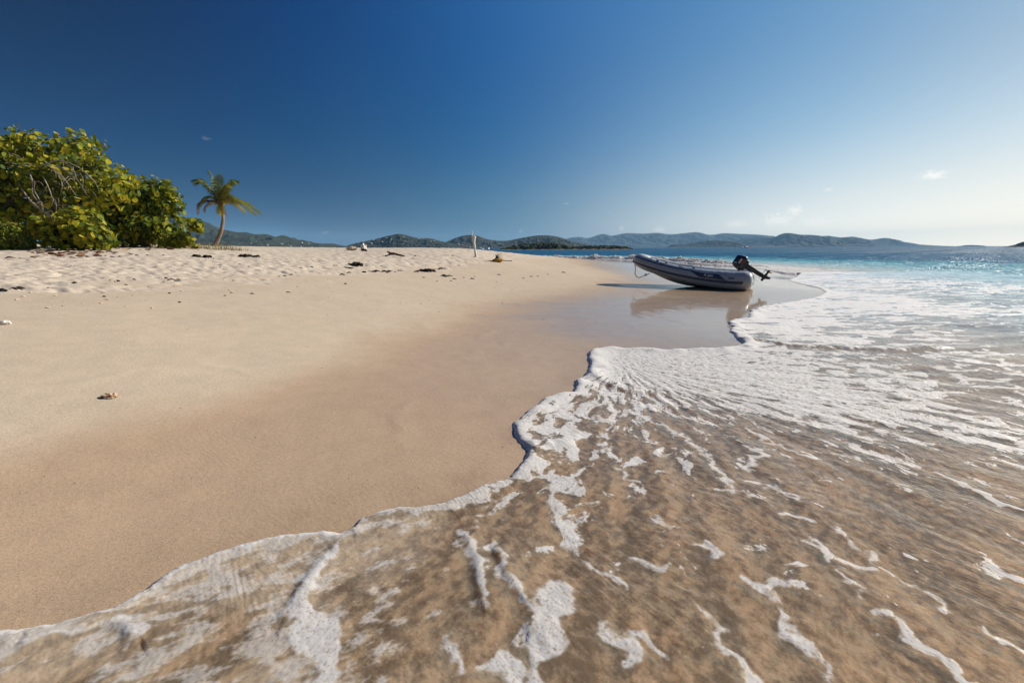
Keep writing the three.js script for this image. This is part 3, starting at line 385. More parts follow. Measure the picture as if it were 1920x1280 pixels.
{
  const sets_box = [[-2.0, 4.4, -6.2, 0.2], [-2.4, 22.4, -24.4, 0.4], [-19.5, 104.5, -119.5, 4.5]];
  const sets = [[-2.1, -6.3, 6.6], [-2.5, -24.5, 25], [-20, -120, 125]].map(([x0, z0, size], level) => {
    const N = [1728, 1400, 1024][level], color = new Uint8Array(N * N * 4), props = new Uint8Array(N * N * 4), mask = new Float32Array(N * N);
    const enc = (c) => 255 * (c <= 0.0031308 ? 12.92 * c : 1.055 * Math.pow(c, 1 / 2.4) - 0.055);
    const table = new Uint8Array(4097); for (let i = 0; i <= 4096; i++) table[i] = Math.round(enc(i / 4096));
    for (let j = 0; j < N; j++) for (let i = 0; i < N; i++) {
      const x = x0 + (i + 0.5) / N * size, z = z0 + (j + 0.5) / N * size, o = j * N + i;
      if (level && x > sets_box[level - 1][0] && x < sets_box[level - 1][1] && z > sets_box[level - 1][2] && z < sets_box[level - 1][3]) continue;
      if (shoreBase(x, z) < -0.3 || z > 0.1 || Math.abs(x) > 1.6 - z * 1.5) continue;
      const [f, milk, stirDapple] = foam(x, z, level < 1), D = depthAt(x, z) + 0.35 * Math.max(0, fbm(x * 0.05, z * 0.09, 3)) * smooth(25, 60, Math.hypot(x, z));
      mask[o] = f;
      // clear over sand, turquoise where it is waist deep, navy over the deep bed
      const t1 = 1 - Math.exp(-Math.max(0, D - 0.18) * 2.4), t2 = smooth(0.75, 1.9, D + 0.35 * fbm(x * 0.09, z * 0.16, 3, n2b));
      const c = [mix(mix(0.97, 0.05, t1), 0.008, t2), mix(mix(0.96, 0.35, t1), 0.09, t2), mix(mix(0.91, 0.43, t1), 0.175, t2)];
      const sed = 0.28 * smooth(14, 5, Math.hypot(x, z)), gold = smooth(0.02, 0.3, sed) * (1 - t1), q = smooth(0.15, 0.85, stirDapple);
      for (let k = 0; k < 3; k++) c[k] = mix(c[k], mix([0.38, 0.29, 0.185][k], [0.84, 0.66, 0.43][k], q), gold);  // brown to gold: stirred sand, and dappled light put into the water colour
      for (let k = 0; k < 3; k++) { c[k] = mix(c[k], [0.66, 0.57, 0.47][k], milk * (1 - t2)); c[k] = mix(c[k], [0.61, 0.585, 0.555][k], f); color[o * 4 + k] = table[clamp(c[k]) * 4096 | 0]; }
      color[o * 4 + 3] = 255;
      props[o * 4] = 255 * clamp((1 - 0.76 * f) * (1 - 0.8 * milk) * (1 - sed) * (1 - t1 * 0.97));
      props[o * 4 + 1] = 255 * mix(mix(0.045, 0.46, smooth(10, 45, Math.hypot(x, z))), 0.85, Math.max(f, milk * 0.7)); props[o * 4 + 3] = 255;
    }
    const make = (d, srgb) => { const t = new THREE.DataTexture(d, N, N); t.magFilter = THREE.LinearFilter; t.minFilter = THREE.LinearMipmapLinearFilter; t.generateMipmaps = true; if (srgb) t.colorSpace = THREE.SRGBColorSpace; t.repeat.set(1 / size, 1 / size); t.offset.set(-x0 / size, -z0 / size); t.needsUpdate = true; return t; };
    const p = make(props, false);
    return { x0, z0, size, mask, N, map: make(color, true), props: p };
  });
  const inBox = (k, x, z) => x > sets_box[k][0] && x < sets_box[k][1] && z > sets_box[k][2] && z < sets_box[k][3];
  const patchOf = (x, z) => inBox(0, x, z) ? 0 : inBox(1, x, z) ? 1 : inBox(2, x, z) ? 2 : 3;
  const maskAt = (x, z) => { const k = patchOf(x, z); if (k > 2) return 0; const s = sets[k], i = clamp(((x - s.x0) / s.size * s.N) | 0, 0, s.N - 1), j = clamp(((z - s.z0) / s.size * s.N) | 0, 0, s.N - 1); return s.mask[j * s.N + i]; };
  const s = sheet(-66, 68, 860, 0.7, 118, 900, (x, z) => shore(x, z) > -0.01, (x, z) => waterTop(x, z, maskAt(x, z)));
  // on out to the horizon
  const rings = 46, cols = 90, base = s.pos.length / 3, far = [];
  for (let j = 0; j <= rings; j++) { const r = 117 * Math.pow(5200 / 117, j / rings); for (let i = 0; i <= cols; i++) { const t = mix(-24, 54, i / cols) * D2R, x = Math.sin(t) * r, z = 1 - Math.cos(t) * r; s.pos.push(x, 0.016 + (r < 400 ? 0.05 * n2(x * 0.1, z * 0.2) : 0), z); s.uv.push(x, z); } }
  for (let j = 0; j < rings; j++) for (let i = 0; i < cols; i++) { const a = base + j * (cols + 1) + i; far.push([a, a + 1, a + cols + 1, a + cols + 2]); }
  const lists = [[], [], [], []];
  for (const q of s.quads) { const [a, b, c, d] = q, x = (s.pos[a * 3] + s.pos[d * 3]) / 2, z = (s.pos[a * 3 + 2] + s.pos[d * 3 + 2]) / 2; lists[patchOf(x, z)].push(a, b, c, b, d, c); }
  for (const [a, b, c, d] of far) lists[3].push(a, b, c, b, d, c);
  const idx = [], groups = []; lists.forEach((l, k) => { groups.push([idx.length, l.length, k]); for (const v of l) idx.push(v); });
  const wavelets = (rep, f) => texture(512, (u, v) => { const h = 0.5 + 0.28 * tiling(u, v, f) + 0.16 * tiling(v, u, f * 2.3) + 0.08 * tiling(u, v, f * 5); return [h, h, h]; }, { repeat: rep });
  const smallWaves = wavelets(1 / 1.3, 16), bigWaves = wavelets(1 / 9, 18);
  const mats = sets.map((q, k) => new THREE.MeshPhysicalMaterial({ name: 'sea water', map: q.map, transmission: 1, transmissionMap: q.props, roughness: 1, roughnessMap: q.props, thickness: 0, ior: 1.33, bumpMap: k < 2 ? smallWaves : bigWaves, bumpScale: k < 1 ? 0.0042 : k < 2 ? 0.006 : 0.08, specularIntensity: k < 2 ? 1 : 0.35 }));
  mats.push(new THREE.MeshPhysicalMaterial({ name: 'deep sea', color: rgb(0.008, 0.08, 0.155), roughness: 0.5, specularIntensity: 0.5, ior: 1.33, bumpMap: wavelets(1 / 22, 16), bumpScale: 0.5 }));
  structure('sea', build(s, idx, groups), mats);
}

// ---------------------------------------------------------------- the wave breaking along the spit
{
  const curve = new THREE.CatmullRomCurve3(BREAKER.slice(0, 9).map(([x, z]) => V(x, 0, z))), n = 1400, m = 26, pos = [], idx = [], uv = [], L = curve.getLength();
  for (let i = 0; i <= n; i++) {
    const t = i / n, p = curve.getPointAt(t), T = curve.getTangentAt(t), N = V(-T.z, 0, T.x).normalize(), s = t * L;
    const amp = (0.25 + 0.07 * n2(s * 0.35, 3) + 0.1 * n2b(s * 1.1, 8) + 0.15 * Math.exp(-(((s - 11.5) / 0.7) ** 2)) + 0.2 * Math.exp(-(((s - 16.2) / 0.45) ** 2))) * smooth(0, 0.06, t) * smooth(1, 0.72, t);
    for (let j = 0; j <= m; j++) {
      const c = j / m * 2 - 1, w = 0.75 + 0.3 * n2(s * 0.4, 20), prof = Math.pow(Math.max(0, 1 - c * c), 0.8);
      const x = p.x + N.x * c * w + 0.12 * n2(s * 1.5, c * 2) * N.x, z = p.z + N.z * c * w;
      const lump = 1 + 0.2 * n3(x * 1.6, z * 1.6, c) + 0.3 * n3(x * 4.5, z * 4.5, c * 2 + 4) + 0.35 * n3(x * 9, z * 9, c);
      pos.push(x + 0.06 * n3(x * 6, c * 3, z * 6), seaLevel(x, z) - 0.03 + prof * amp * Math.max(0.5, lump), z + 0.06 * n3(z * 6, c * 3, x * 6)); uv.push(x, z);
    }
  }
  for (let i = 0; i < n; i++) for (let j = 0; j < m; j++) { const a = i * (m + 1) + j, b = a + m + 1; idx.push(a, a + 1, b, a + 1, b + 1, b); }
  structure('breaking_wave', build({ pos, uv }, idx), new THREE.MeshPhysicalMaterial({ color: rgb(0.8, 0.79, 0.77), roughness: 1, transmission: 0.6, thickness: 0 }));
}

// ---------------------------------------------------------------- islands and hills
const hillTop = {};
{
  const woods = texture(512, (u, v) => { const a = tiling(u, v, 9), b = tiling(v, u, 30), c = tiling(u, v, 80), k = 0.62 + 0.16 * a + 0.14 * b + 0.14 * c; return [k, k * (1 + 0.05 * a), k * (0.95 - 0.05 * b)]; });
  const look = (tint, rep) => { const t = woods.clone(); t.repeat.set(rep, rep); t.needsUpdate = true; return new THREE.MeshStandardMaterial({ color: rgb(...tint), map: t, roughness: 1 }); };
  for (const [name, [D, flat]] of Object.entries(HILLS)) {
    const xs = [], ys = []; for (let i = 0; i < flat.length; i += 2) { xs.push(flat[i]); ys.push(flat[i + 1]); }
    const top = (x) => { let k = 0; while (k < xs.length - 2 && x > xs[k + 1]) k++; const t = clamp((x - xs[k]) / (xs[k + 1] - xs[k])), p0 = ys[Math.max(0, k - 1)], p1 = ys[k], p2 = ys[k + 1], p3 = ys[Math.min(ys.length - 1, k + 2)]; return Math.max(0, 0.5 * ((2 * p1) + (-p0 + p2) * t + (2 * p0 - 5 * p1 + 4 * p2 - p3) * t * t + (-p0 + 3 * p1 - 3 * p2 + p3) * t * t * t)); };
    const islet = name === 'wooded_islet', rocky = name === 'rocky_point', high = Math.max(...ys), x0 = xs[0], x1 = xs[xs.length - 1], w = islet ? 16 : rocky ? 18 : high * 2.4, nu = islet ? 160 : 240, nf = 26, nb = 8, s = 2.2 / Math.max(high, 1);
    const lower = islet ? 0.42 : 1;
    const surf = (x, v) => {
      const Z = v * w, wx = x * s + 0.5 * n2b(x * s * 0.7, Z * s * 0.7 + D), a = Math.abs(v), P = top(x) * lower;
      const spur = 0.6 * (1 - Math.abs(n2(wx * 0.42 + 3, Z * s * 0.3 + D)) * 2) + 0.4 * (1 - Math.abs(n2c(wx * 0.95, Z * s * 0.75 + D)) * 2);
      const end = smooth(x0, x0 + w * 0.25, x) * smooth(x1, x1 - w * 0.25, x);
      return P * Math.pow(1 - a, 1.0 - 0.3 * spur * smooth(0, 0.4, a)) * (1 + 0.35 * spur * a * (1 - a) * 2) + (a > 0 && a < 1 ? (islet ? 0.15 : D / 900) * n2b(x * s * 5, Z * s * 5) * (1 - a) * end : 0) - 0.4 * (a >= 1);
    };
    hillTop[name] = { surf, D, w, x0, x1, top };
    const pos = [], uv = [], idx = [], m = nf + nb;
    for (let i = 0; i <= nu; i++) for (let j = 0; j <= m; j++) { const x = mix(x0, x1, i / nu), v = j <= nf ? 1 - j / nf : -(j - nf) / nb; pos.push(x, surf(x, v), -D + v * w); uv.push(x, v * w + surf(x, v)); }
    for (let i = 0; i < nu; i++) for (let j = 0; j < m; j++) { const a = i * (m + 1) + j, b = a + m + 1; idx.push(a, b, a + 1, a + 1, b, b + 1); }
    structure(islet ? 'islet' : rocky ? 'rocky_point' : 'hill', build({ pos, uv }, idx), rocky ? look([0.12, 0.1, 0.085], 1 / 30) : islet ? look([0.2, 0.16, 0.1], 1 / 20) : look([0.024, 0.04, 0.025], 1 / (high * 2)));
  }
  // the wood on the near islet, one mass from here
  const r = mulberry(77), R = hillTop.wooded_islet, crown = roughen(new THREE.IcosahedronGeometry(1, 2), 0.45, 1.6), leafy = look([0.085, 0.11, 0.035], 1), N = 420;
  const trees = shadows(new THREE.InstancedMesh(crown, leafy, N)), m4 = new THREE.Matrix4(), q = new THREE.Quaternion();
  trees.name = 'islet_wood'; trees.userData.kind = 'stuff';
  for (let i = 0; i < N; i++) {
    const x = mix(R.x0 + 1, R.x1 - 1, r()), v = mix(-0.3, 0.75, r()), T = R.top(x), y = R.surf(x, v), h = clamp((T * (1 - 0.55 * Math.abs(v)) - y) * mix(0.35, 0.62, r()), 0.25, 1.7);
    m4.compose(V(x, y + h * 0.75, -R.D + v * R.w), q.setFromAxisAngle(V(0, 1, 0), r() * 6.3), V(h * mix(0.9, 1.5, r()), h, h * 1.2));
    trees.setMatrixAt(i, m4); trees.setColorAt(i, rgb(mix(0.7, 1.3, r()), mix(0.75, 1.15, r()), mix(0.6, 1.1, r())));
  }
  scene.add(trees);
  // houses on the settled slopes
  const wall = new THREE.MeshStandardMaterial({ color: rgb(0.6, 0.57, 0.52), roughness: 0.9 }), roof = new THREE.MeshStandardMaterial({ color: rgb(0.42, 0.3, 0.26), roughness: 0.9 }), paleRoof = new THREE.MeshStandardMaterial({ color: rgb(0.66, 0.64, 0.62), roughness: 0.9 });
  const body = new THREE.BoxGeometry(7, 3.4, 6), hip = new THREE.ConeGeometry(5.6, 2, 4, 1).rotateY(Math.PI / 4); body.translate(0, 1.2, 0); hip.translate(0, 3.85, 0); hip.scale(1, 1, 0.9);
  const kinds = [['white walled house with a brown hip roof on the far settled hillside', roof], ['white walled house with a pale hip roof on the far settled hillside', paleRoof]];
  for (const [name, count, v0, v1] of [['ridge_behind_palm', 14, 0.1, 0.7], ['hill_settled', 30, 0.12, 0.75], ['hill_mid', 8, 0.2, 0.75]]) for (let i = 0; i < count; i++) {
    const h = hillTop[name], x = name === 'ridge_behind_palm' ? mix(-440, -290, Math.pow(r(), 0.7)) : mix(h.x0 + 30, h.x1 - (name === 'hill_mid' ? 210 : 22), r()), v = mix(v0, v1, r()), k = r() < 0.4 ? 0 : 1, size = h.D / 1700 * mix(0.35, 0.75, r());
    const o = thing('hillside_house', kinds[k][0], 'house', [x, h.surf(x, v) - 0.2, -h.D + v * h.w], r() * 0.6 - 0.3, ['brown roofed houses on the far hills', 'pale roofed houses on the far hills'][k]);
    o.scale.setScalar(size); part('wall', body, wall, o); part('roof', hip, kinds[k][1], o);
  }
  // boats far out
  const white = new THREE.MeshPhysicalMaterial({ color: rgb(0.8, 0.8, 0.78), roughness: 0.35 }), dark = new THREE.MeshStandardMaterial({ color: rgb(0.1, 0.11, 0.13), roughness: 0.6 });
  const hullShape = (l, b, h) => { const g = new THREE.BoxGeometry(l, h, b, 10, 3, 4), p = g.attributes.position; for (let i = 0; i < p.count; i++) { const t = p.getX(i) / l + 0.5, k = (1 - Math.pow(Math.max(0, t - 0.35) / 0.65, 2.2)) * (0.7 + 0.3 * (p.getY(i) / h + 0.5)); p.setZ(i, p.getZ(i) * k); p.setY(i, p.getY(i) + h * 0.5 + 0.18 * h * t * t - 0.15); } g.computeVertexNormals(); return g; };
  const yacht = thing('sailing_yacht', 'moored sailing yacht with a bare tall mast far out before the islands', 'boat', [430.4, 0.02, -900], 0.5);
  part('hull', hullShape(12, 3.4, 1.6), dark, yacht); part('mast', tubeOf([[0.6, 1, 0], [0.6, 8, 0], [0.6, 14.6, 0]], 0.16, 6), dark, yacht); part('boom', tubeOf([[0.6, 2.6, 0], [-2, 2.6, 0], [-4.6, 2.7, 0]], 0.14, 6), white, yacht); part('cabin', new RoundedBoxGeometry(5, 1, 2, 2, 0.3).translate(-0.5, 2.0, 0), white, yacht);
  for (const [x, z, t] of [[-31, -499, 0.4], [-27.9, -594, 1.2], [-25.8, -640, 0.1], [424, -905, 0.3]]) {
    const b = thing('moored_boat', 'small white motor boat lying far out on the sea', 'boat', [x, 0.02, z], t, 'small white boats far out');
    part('hull', hullShape(6.5, 2.2, 1.1), white, b); part('cabin', new RoundedBoxGeometry(2.2, 1, 1.5, 2, 0.25).translate(-0.2, 1.5, 0), white, b);
  }
}

// ---------------------------------------------------------------- the inflatable dinghy
const BOAT_TURN = 151 * D2R, boatAt = [6.72, 0.105, -13.5];
{
  const boat = thing('inflatable_dinghy', 'grey inflatable dinghy with navy stripes drawn up on the wet sand', 'boat', boatAt, BOAT_TURN);
  const r = mulberry(9);
  const stain = texture(512, (u, v) => { const k = 0.86 + 0.07 * tiling(u, v, 7) + 0.05 * tiling(v, u, 26) + 0.03 * tiling(u, v, 90); return [k, k * 0.995, k * 0.985]; });
  const fabric = new THREE.MeshPhysicalMaterial({ color: rgb(0.36, 0.385, 0.405), map: stain, roughness: 0.42, ior: 1.45 });
  const navy = new THREE.MeshPhysicalMaterial({ color: rgb(0.03, 0.042, 0.075), roughness: 0.45 });
  const gelcoat = new THREE.MeshPhysicalMaterial({ color: rgb(0.3, 0.27, 0.225), map: stain, roughness: 0.35 });
  const black = new THREE.MeshPhysicalMaterial({ color: rgb(0.014, 0.014, 0.016), roughness: 0.4 });
  const rope = new THREE.MeshStandardMaterial({ color: rgb(0.2, 0.2, 0.19), roughness: 0.9 });
  const wood = new THREE.MeshStandardMaterial({ color: rgb(0.3, 0.29, 0.28), roughness: 0.7 });
  const side = [[0, 0.62], [0.6, 0.635], [1.2, 0.64], [1.75, 0.63], [2.2, 0.585], [2.6, 0.49], [2.92, 0.34], [3.1, 0.16]];
  const lift = (x) => { const t = x / 3.2; return 0.26 - 0.05 * t + 0.57 * t * t; };
  const line = [...side.map(([x, z]) => [x, -z]), [3.16, 0], ...side.slice().reverse()].map(([x, z]) => V(x, lift(x), z));
  const curve = new THREE.CatmullRomCurve3(line), LEN = curve.getLength();
  const frame = (u) => { const p = curve.getPointAt(clamp(u)), T = curve.getTangentAt(clamp(u)), N = V(0, 1, 0).cross(T).normalize(), B = T.clone().cross(N).normalize(); return { p, N, B, T }; };
  const radius = (u) => { const e = Math.min(u, 1 - u) * LEN, x = clamp(curve.getPointAt(clamp(u)).x / 3.2), R = 0.25 - 0.05 * smooth(0.1, 0.8, x); return e < 0.2 ? R * (0.42 + 0.58 * Math.sqrt(Math.max(0, 1 - ((0.2 - e) / 0.2) ** 2))) : R; };
  const on = (u, a, off) => { const { p, N, B } = frame(u), R = radius(u) + off; return p.clone().addScaledVector(N, Math.cos(a) * R).addScaledVector(B, Math.sin(a) * R); };
  const patch = (us, as, off) => {                    // a panel glued to the tube: a grid over (along, round), its rim let into the tube
    const pos = [], uv = [], idx = [], n = us.length, m = as.length;
    us.forEach((u, i) => as.forEach((a, j) => { const rim = i === 0 || j === 0 || i === n - 1 || j === m - 1, q = on(u, typeof a === 'function' ? a(u) : a, rim ? -0.003 : off); pos.push(q.x, q.y, q.z); uv.push(u * LEN, j / m); }));
    for (let i = 0; i < n - 1; i++) for (let j = 0; j < m - 1; j++) { const a = i * m + j, b = a + m; idx.push(a, b, a + 1, a + 1, b, b + 1); }
    return build({ pos, uv }, idx);
  };
  const range = (a, b, n) => Array.from({ length: n + 1 }, (_, i) => mix(a, b, i / n));
  {                                                    // the air tube: one sweep round the bow with rounded ends
    const n = 200, m = 36, pos = [], uv = [], idx = [];
    for (let i = 0; i <= n; i++) { const u = 0.5 - 0.5 * Math.cos(Math.PI * i / n); for (let j = 0; j <= m; j++) { const q = on(u, j / m * 2 * Math.PI, 0.004 * n2(u * 40, j / m * 3)); pos.push(q.x, q.y, q.z); uv.push(u * LEN / 2, j / m * 0.8); } }
    for (let i = 0; i < n; i++) for (let j = 0; j < m; j++) { const a = i * (m + 1) + j, b = a + m + 1; idx.push(a, b, a + 1, a + 1, b, b + 1); }
    for (const u of [0, 1]) { const { p } = frame(u), c = pos.length / 3, i = u * n; pos.push(p.x - 0.035, p.y, p.z); uv.push(u * LEN / 2, 0.4); for (let j = 0; j < m; j++) { const a = i * (m + 1) + j; u ? idx.push(c, a + 1, a) : idx.push(c, a, a + 1); } }
    part('air_tube', build({ pos, uv }, idx), fabric, boat);
  }
  part('rubbing_strake', patch(range(0.03, 0.97, 160), [-0.34, -0.31, -0.2, -0.06, -0.03], 0.013), navy, boat);
  for (const [a, b] of [[0.215, 0.785]]) part('upper_stripe', patch(range(a, b, 120), [0.6, 0.63, 0.7, 0.77, 0.8], 0.004), navy, boat);
  for (const mirror of [0, 1]) {                       // the navy name panel, sweeping up from the strake to the stripe
    const f = (u) => mirror ? 1 - u : u, up = (u) => { const t = clamp((u - 0.09) / 0.15); return t < 0.22 ? mix(0.02, 0.62, smooth(0, 0.22, t)) : t < 0.7 ? 0.66 : mix(0.66, 0.78, (t - 0.7) / 0.3); }, low = (u) => { const t = clamp((u - 0.09) / 0.15); return t < 0.62 ? -0.02 : mix(-0.02, 0.66, smooth(0.62, 1, t)); };
    const us = range(0.09, 0.24, 34);
    part('name_panel', patch(us.map(f), [0, 0.15, 0.35, 0.5, 0.65, 0.85, 1].map((k) => (u) => mix(low(f(u)), Math.max(up(f(u)), low(f(u)) + 0.03), k)), 0.004), navy, boat);
    part('handle', patch(range(0.062, 0.085, 8).map(f), [0.2, 0.23, 0.29, 0.32], 0.014), black, boat);
  }
  {                                                    // lettering on the near side, leaning forward
    const font = await new FontLoader().loadAsync('fonts/droid/droid_sans_bold.typeface.json'), white = new THREE.MeshStandardMaterial({ color: rgb(0.75, 0.75, 0.72), roughness: 0.6 }), red = new THREE.MeshStandardMaterial({ color: rgb(0.5, 0.05, 0.05), roughness: 0.6 });
    for (const [text, at, m, size] of [['A', 0.176, white, 0.062], ['pex', 0.1615, white, 0.056]]) {
      const g = new TextGeometry(text, { font, size, depth: 0.003, curveSegments: 3 }), p = g.attributes.position;
      for (let i = 0; i < p.count; i++) { const x = p.getX(i) + 0.28 * p.getY(i), q = on(at - x / LEN, 0.27 + p.getY(i) / 0.25, 0.007 + p.getZ(i)); p.setXYZ(i, q.x, q.y, q.z); }
      g.computeVertexNormals(); part('lettering', g, m, boat);
    }
    part('lettering', patch([0.1625, 0.163, 0.1636, 0.1642], [0.25, 0.28, 0.45, 0.54, 0.57], 0.008), red, boat);
  }
  {                                                    // the rigid hull under the tubes
    const xs = range(0.12, 3.06, 46), pos = [], uv = [], idx = [], m = 12;
    for (const x of xs) {
      const t = x / 3.2, zc = 0.56 * (1 - Math.pow(clamp((x - 1.4) / 1.75), 2.1)), yc = lift(x) - 0.19, deep = 0.012 + 0.0 * t + 0.6 * Math.pow(clamp((x - 1.35) / 1.8), 2.0), yk = Math.min(deep, yc - 0.01);
      for (let j = 0; j <= m; j++) { const c = j / m * 2 - 1, a = Math.abs(c); pos.push(x, mix(yk, yc, Math.pow(a, 0.85)) + (a > 0.55 && a < 0.8 ? -0.008 : 0), c * zc); uv.push(x, c); }
    }
    for (let i = 0; i < xs.length - 1; i++) for (let j = 0; j < m; j++) { const a = i * (m + 1) + j, b = a + m + 1; idx.push(a, a + 1, b, a + 1, b + 1, b); }
    part('hull', build({ pos, uv }, idx), gelcoat, boat);
  }
  {
    const deck = new THREE.Shape([[0.15, -0.42], [1.9, -0.42], [2.5, -0.28], [2.75, 0], [2.5, 0.28], [1.9, 0.42], [0.15, 0.42]].map(([x, y]) => new THREE.Vector2(x, y)));
    const g = new THREE.ExtrudeGeometry(deck, { depth: 0.02, bevelEnabled: false }).rotateX(Math.PI / 2); const p = g.attributes.position; for (let i = 0; i < p.count; i++) p.setY(i, p.getY(i) + 0.2 + 0.09 * p.getX(i)); g.computeVertexNormals();
    part('floor', g, wood, boat);
  }
  part('transom', new RoundedBoxGeometry(0.05, 0.4, 0.82, 2, 0.012).translate(0.27, 0.3, 0), wood, boat);
  part('thwart', new RoundedBoxGeometry(0.24, 0.03, 1.0, 2, 0.012).translate(1.3, 0.48, 0), wood, boat);
  const bowEnd = on(0.5, -0.4, 0);
  part('bow_handle', tubeOf([on(0.5, 0.1, 0.0), on(0.5, -0.15, 0.035), on(0.5, -0.45, 0.0)], 0.02, 7), black, boat);
  // the painter: hangs in a loop from the bow to a ring on the stem
  part('bow_rope', tubeOf([bowEnd, V(3.3, 0.5, -0.02), V(3.3, 0.34, -0.03), V(3.2, 0.24, -0.03), V(3.02, 0.3, -0.02), V(2.86, 0.37, 0)], 0.012, 6, 30), rope, boat);
  part('rope_ring', new THREE.TorusGeometry(0.03, 0.01, 6, 14).translate(2.98, 0.33, -0.01), black, boat);
  // grab lines laced along the top of the tubes
  for (const mirror of [0, 1]) {
    const f = (u) => mirror ? 1 - u : u;
    for (const [u0, u1] of [[0.335, 0.375], [0.375, 0.41], [0.22, 0.28]]) { const um = (u0 + u1) / 2; part('grab_line', tubeOf([on(f(u0), 1.35, 0.005), on(f(mix(u0, um, 0.4)), 1.4, 0.05), on(f(um), 1.42, 0.045), on(f(mix(um, u1, 0.6)), 1.4, 0.03), on(f(u1), 1.35, 0.005)], 0.009, 6, 22), rope, boat); part('rope_patch', patch(range(u0 - 0.005, u0 + 0.008, 5).map(f), [1.25, 1.29, 1.41, 1.45], 0.012), black, boat); }
    part('stain_patch', patch(range(0.338, 0.362, 7).map(f), [0.85, 0.9, 1.05, 1.1], 0.003), new THREE.MeshStandardMaterial({ color: rgb(0.05, 0.04, 0.03), roughness: 0.9 }), boat);
  }
  part('valve', new THREE.CylinderGeometry(0.03, 0.034, 0.02, 14).translate(0.42, 0.6, -0.45), black, boat);

  // the outboard, tilted up clear of the sand
  const fwd = V(Math.cos(BOAT_TURN), 0, -Math.sin(BOAT_TURN)), at = V(...boatAt).addScaledVector(fwd, 0.24);
  const motor = thing('outboard_motor', 'black outboard motor with red and white decals tilted up on the dinghy stern', 'motor', [at.x, boatAt[1] + 0.49, at.z], 0);
  motor.rotation.order = 'YXZ'; motor.rotation.set(0, BOAT_TURN, -58 * D2R); motor.scale.setScalar(0.86);
  const gloss = new THREE.MeshPhysicalMaterial({ color: rgb(0.012, 0.012, 0.014), roughness: 0.22, clearcoat: 0.6, clearcoatRoughness: 0.15 }), matte = new THREE.MeshPhysicalMaterial({ color: rgb(0.022, 0.022, 0.024), roughness: 0.45 }), alloy = new THREE.MeshPhysicalMaterial({ color: rgb(0.62, 0.5, 0.34), metalness: 0.85, roughness: 0.35 }), steel = new THREE.MeshPhysicalMaterial({ color: rgb(0.55, 0.55, 0.56), metalness: 0.8, roughness: 0.35 });
  {
    const g = new RoundedBoxGeometry(0.46, 0.36, 0.32, 6, 0.1), p = g.attributes.position;
    for (let i = 0; i < p.count; i++) { const x = p.getX(i), y = p.getY(i), z = p.getZ(i), k = 1 - 0.22 * smooth(-0.05, 0.18, y); p.setXYZ(i, x * (k + 0.05) - 0.16 + 0.03 * y, y + 0.31 + 0.05 * (x > 0 ? -x : 0), z * k); }
    g.computeVertexNormals(); const cowl = part('cowling', g, gloss, motor);
    part('cowling_seam', new RoundedBoxGeometry(0.47, 0.018, 0.33, 3, 0.008).translate(-0.16, 0.2, 0), matte, cowl);
    for (const z of [-1, 1]) {
      const zz = 0.1565 * z;
      part('decal', new THREE.BoxGeometry(0.16, 0.045, 0.006).translate(-0.2, 0.30, zz), new THREE.MeshStandardMaterial({ color: rgb(0.55, 0.54, 0.52), roughness: 0.5 }), cowl);
      part('decal', new THREE.BoxGeometry(0.19, 0.022, 0.006).translate(-0.2, 0.255, zz), new THREE.MeshStandardMaterial({ color: rgb(0.42, 0.02, 0.02), roughness: 0.5 }), cowl);
      const mark = [new THREE.BoxGeometry(0.055, 0.014, 0.005), new THREE.BoxGeometry(0.014, 0.07, 0.005), new THREE.BoxGeometry(0.04, 0.012, 0.005)]; mark[0].translate(-0.07, 0.42, 0.14 * z); mark[1].translate(-0.095, 0.39, 0.142 * z); mark[2].translate(-0.075, 0.39, 0.143 * z);
      part('decal', merged(mark), new THREE.MeshStandardMaterial({ color: rgb(0.5, 0.58, 0.62), roughness: 0.5 }), cowl);
    }
    part('lower_pan', new RoundedBoxGeometry(0.36, 0.14, 0.24, 3, 0.05).translate(-0.15, 0.12, 0), matte, motor);
    const leg = new RoundedBoxGeometry(0.18, 0.62, 0.12, 3, 0.04), q = leg.attributes.position; for (let i = 0; i < q.count; i++) { const t = 0.5 - q.getY(i) / 0.62, k = 1 - 0.32 * t; q.setX(i, q.getX(i) * k - 0.16); q.setZ(i, q.getZ(i) * (1 - 0.4 * t)); q.setY(i, q.getY(i) - 0.24); } leg.computeVertexNormals();
    part('leg', leg, matte, motor);
    part('anti_ventilation_plate', new RoundedBoxGeometry(0.32, 0.014, 0.15, 2, 0.006).translate(-0.22, -0.47, 0), matte, motor);
    part('gearcase', new THREE.LatheGeometry([[0.0, -0.17], [0.025, -0.15], [0.043, -0.08], [0.046, 0.05], [0.038, 0.14], [0.0, 0.15]].map(([x, y]) => new THREE.Vector2(x, y)), 18).rotateZ(-Math.PI / 2).translate(-0.16, -0.58, 0), matte, motor);
    const fin = new THREE.Shape([[0.02, 0], [-0.1, 0], [-0.12, -0.14], [-0.06, -0.14]].map(([x, y]) => new THREE.Vector2(x, y)));
    part('skeg', new THREE.ExtrudeGeometry(fin, { depth: 0.012, bevelEnabled: true, bevelSize: 0.003, bevelThickness: 0.003, bevelSegments: 1 }).translate(-0.12, -0.61, -0.006), matte, motor);
    const prop = part('propeller', new THREE.CylinderGeometry(0.034, 0.042, 0.09, 16).rotateZ(Math.PI / 2).translate(-0.36, -0.58, 0), black, motor);
    const bladeShape = new THREE.Shape(); bladeShape.moveTo(-0.02, 0.03); bladeShape.bezierCurveTo(-0.07, 0.07, -0.06, 0.13, 0, 0.135); bladeShape.bezierCurveTo(0.06, 0.13, 0.05, 0.06, 0.02, 0.03);
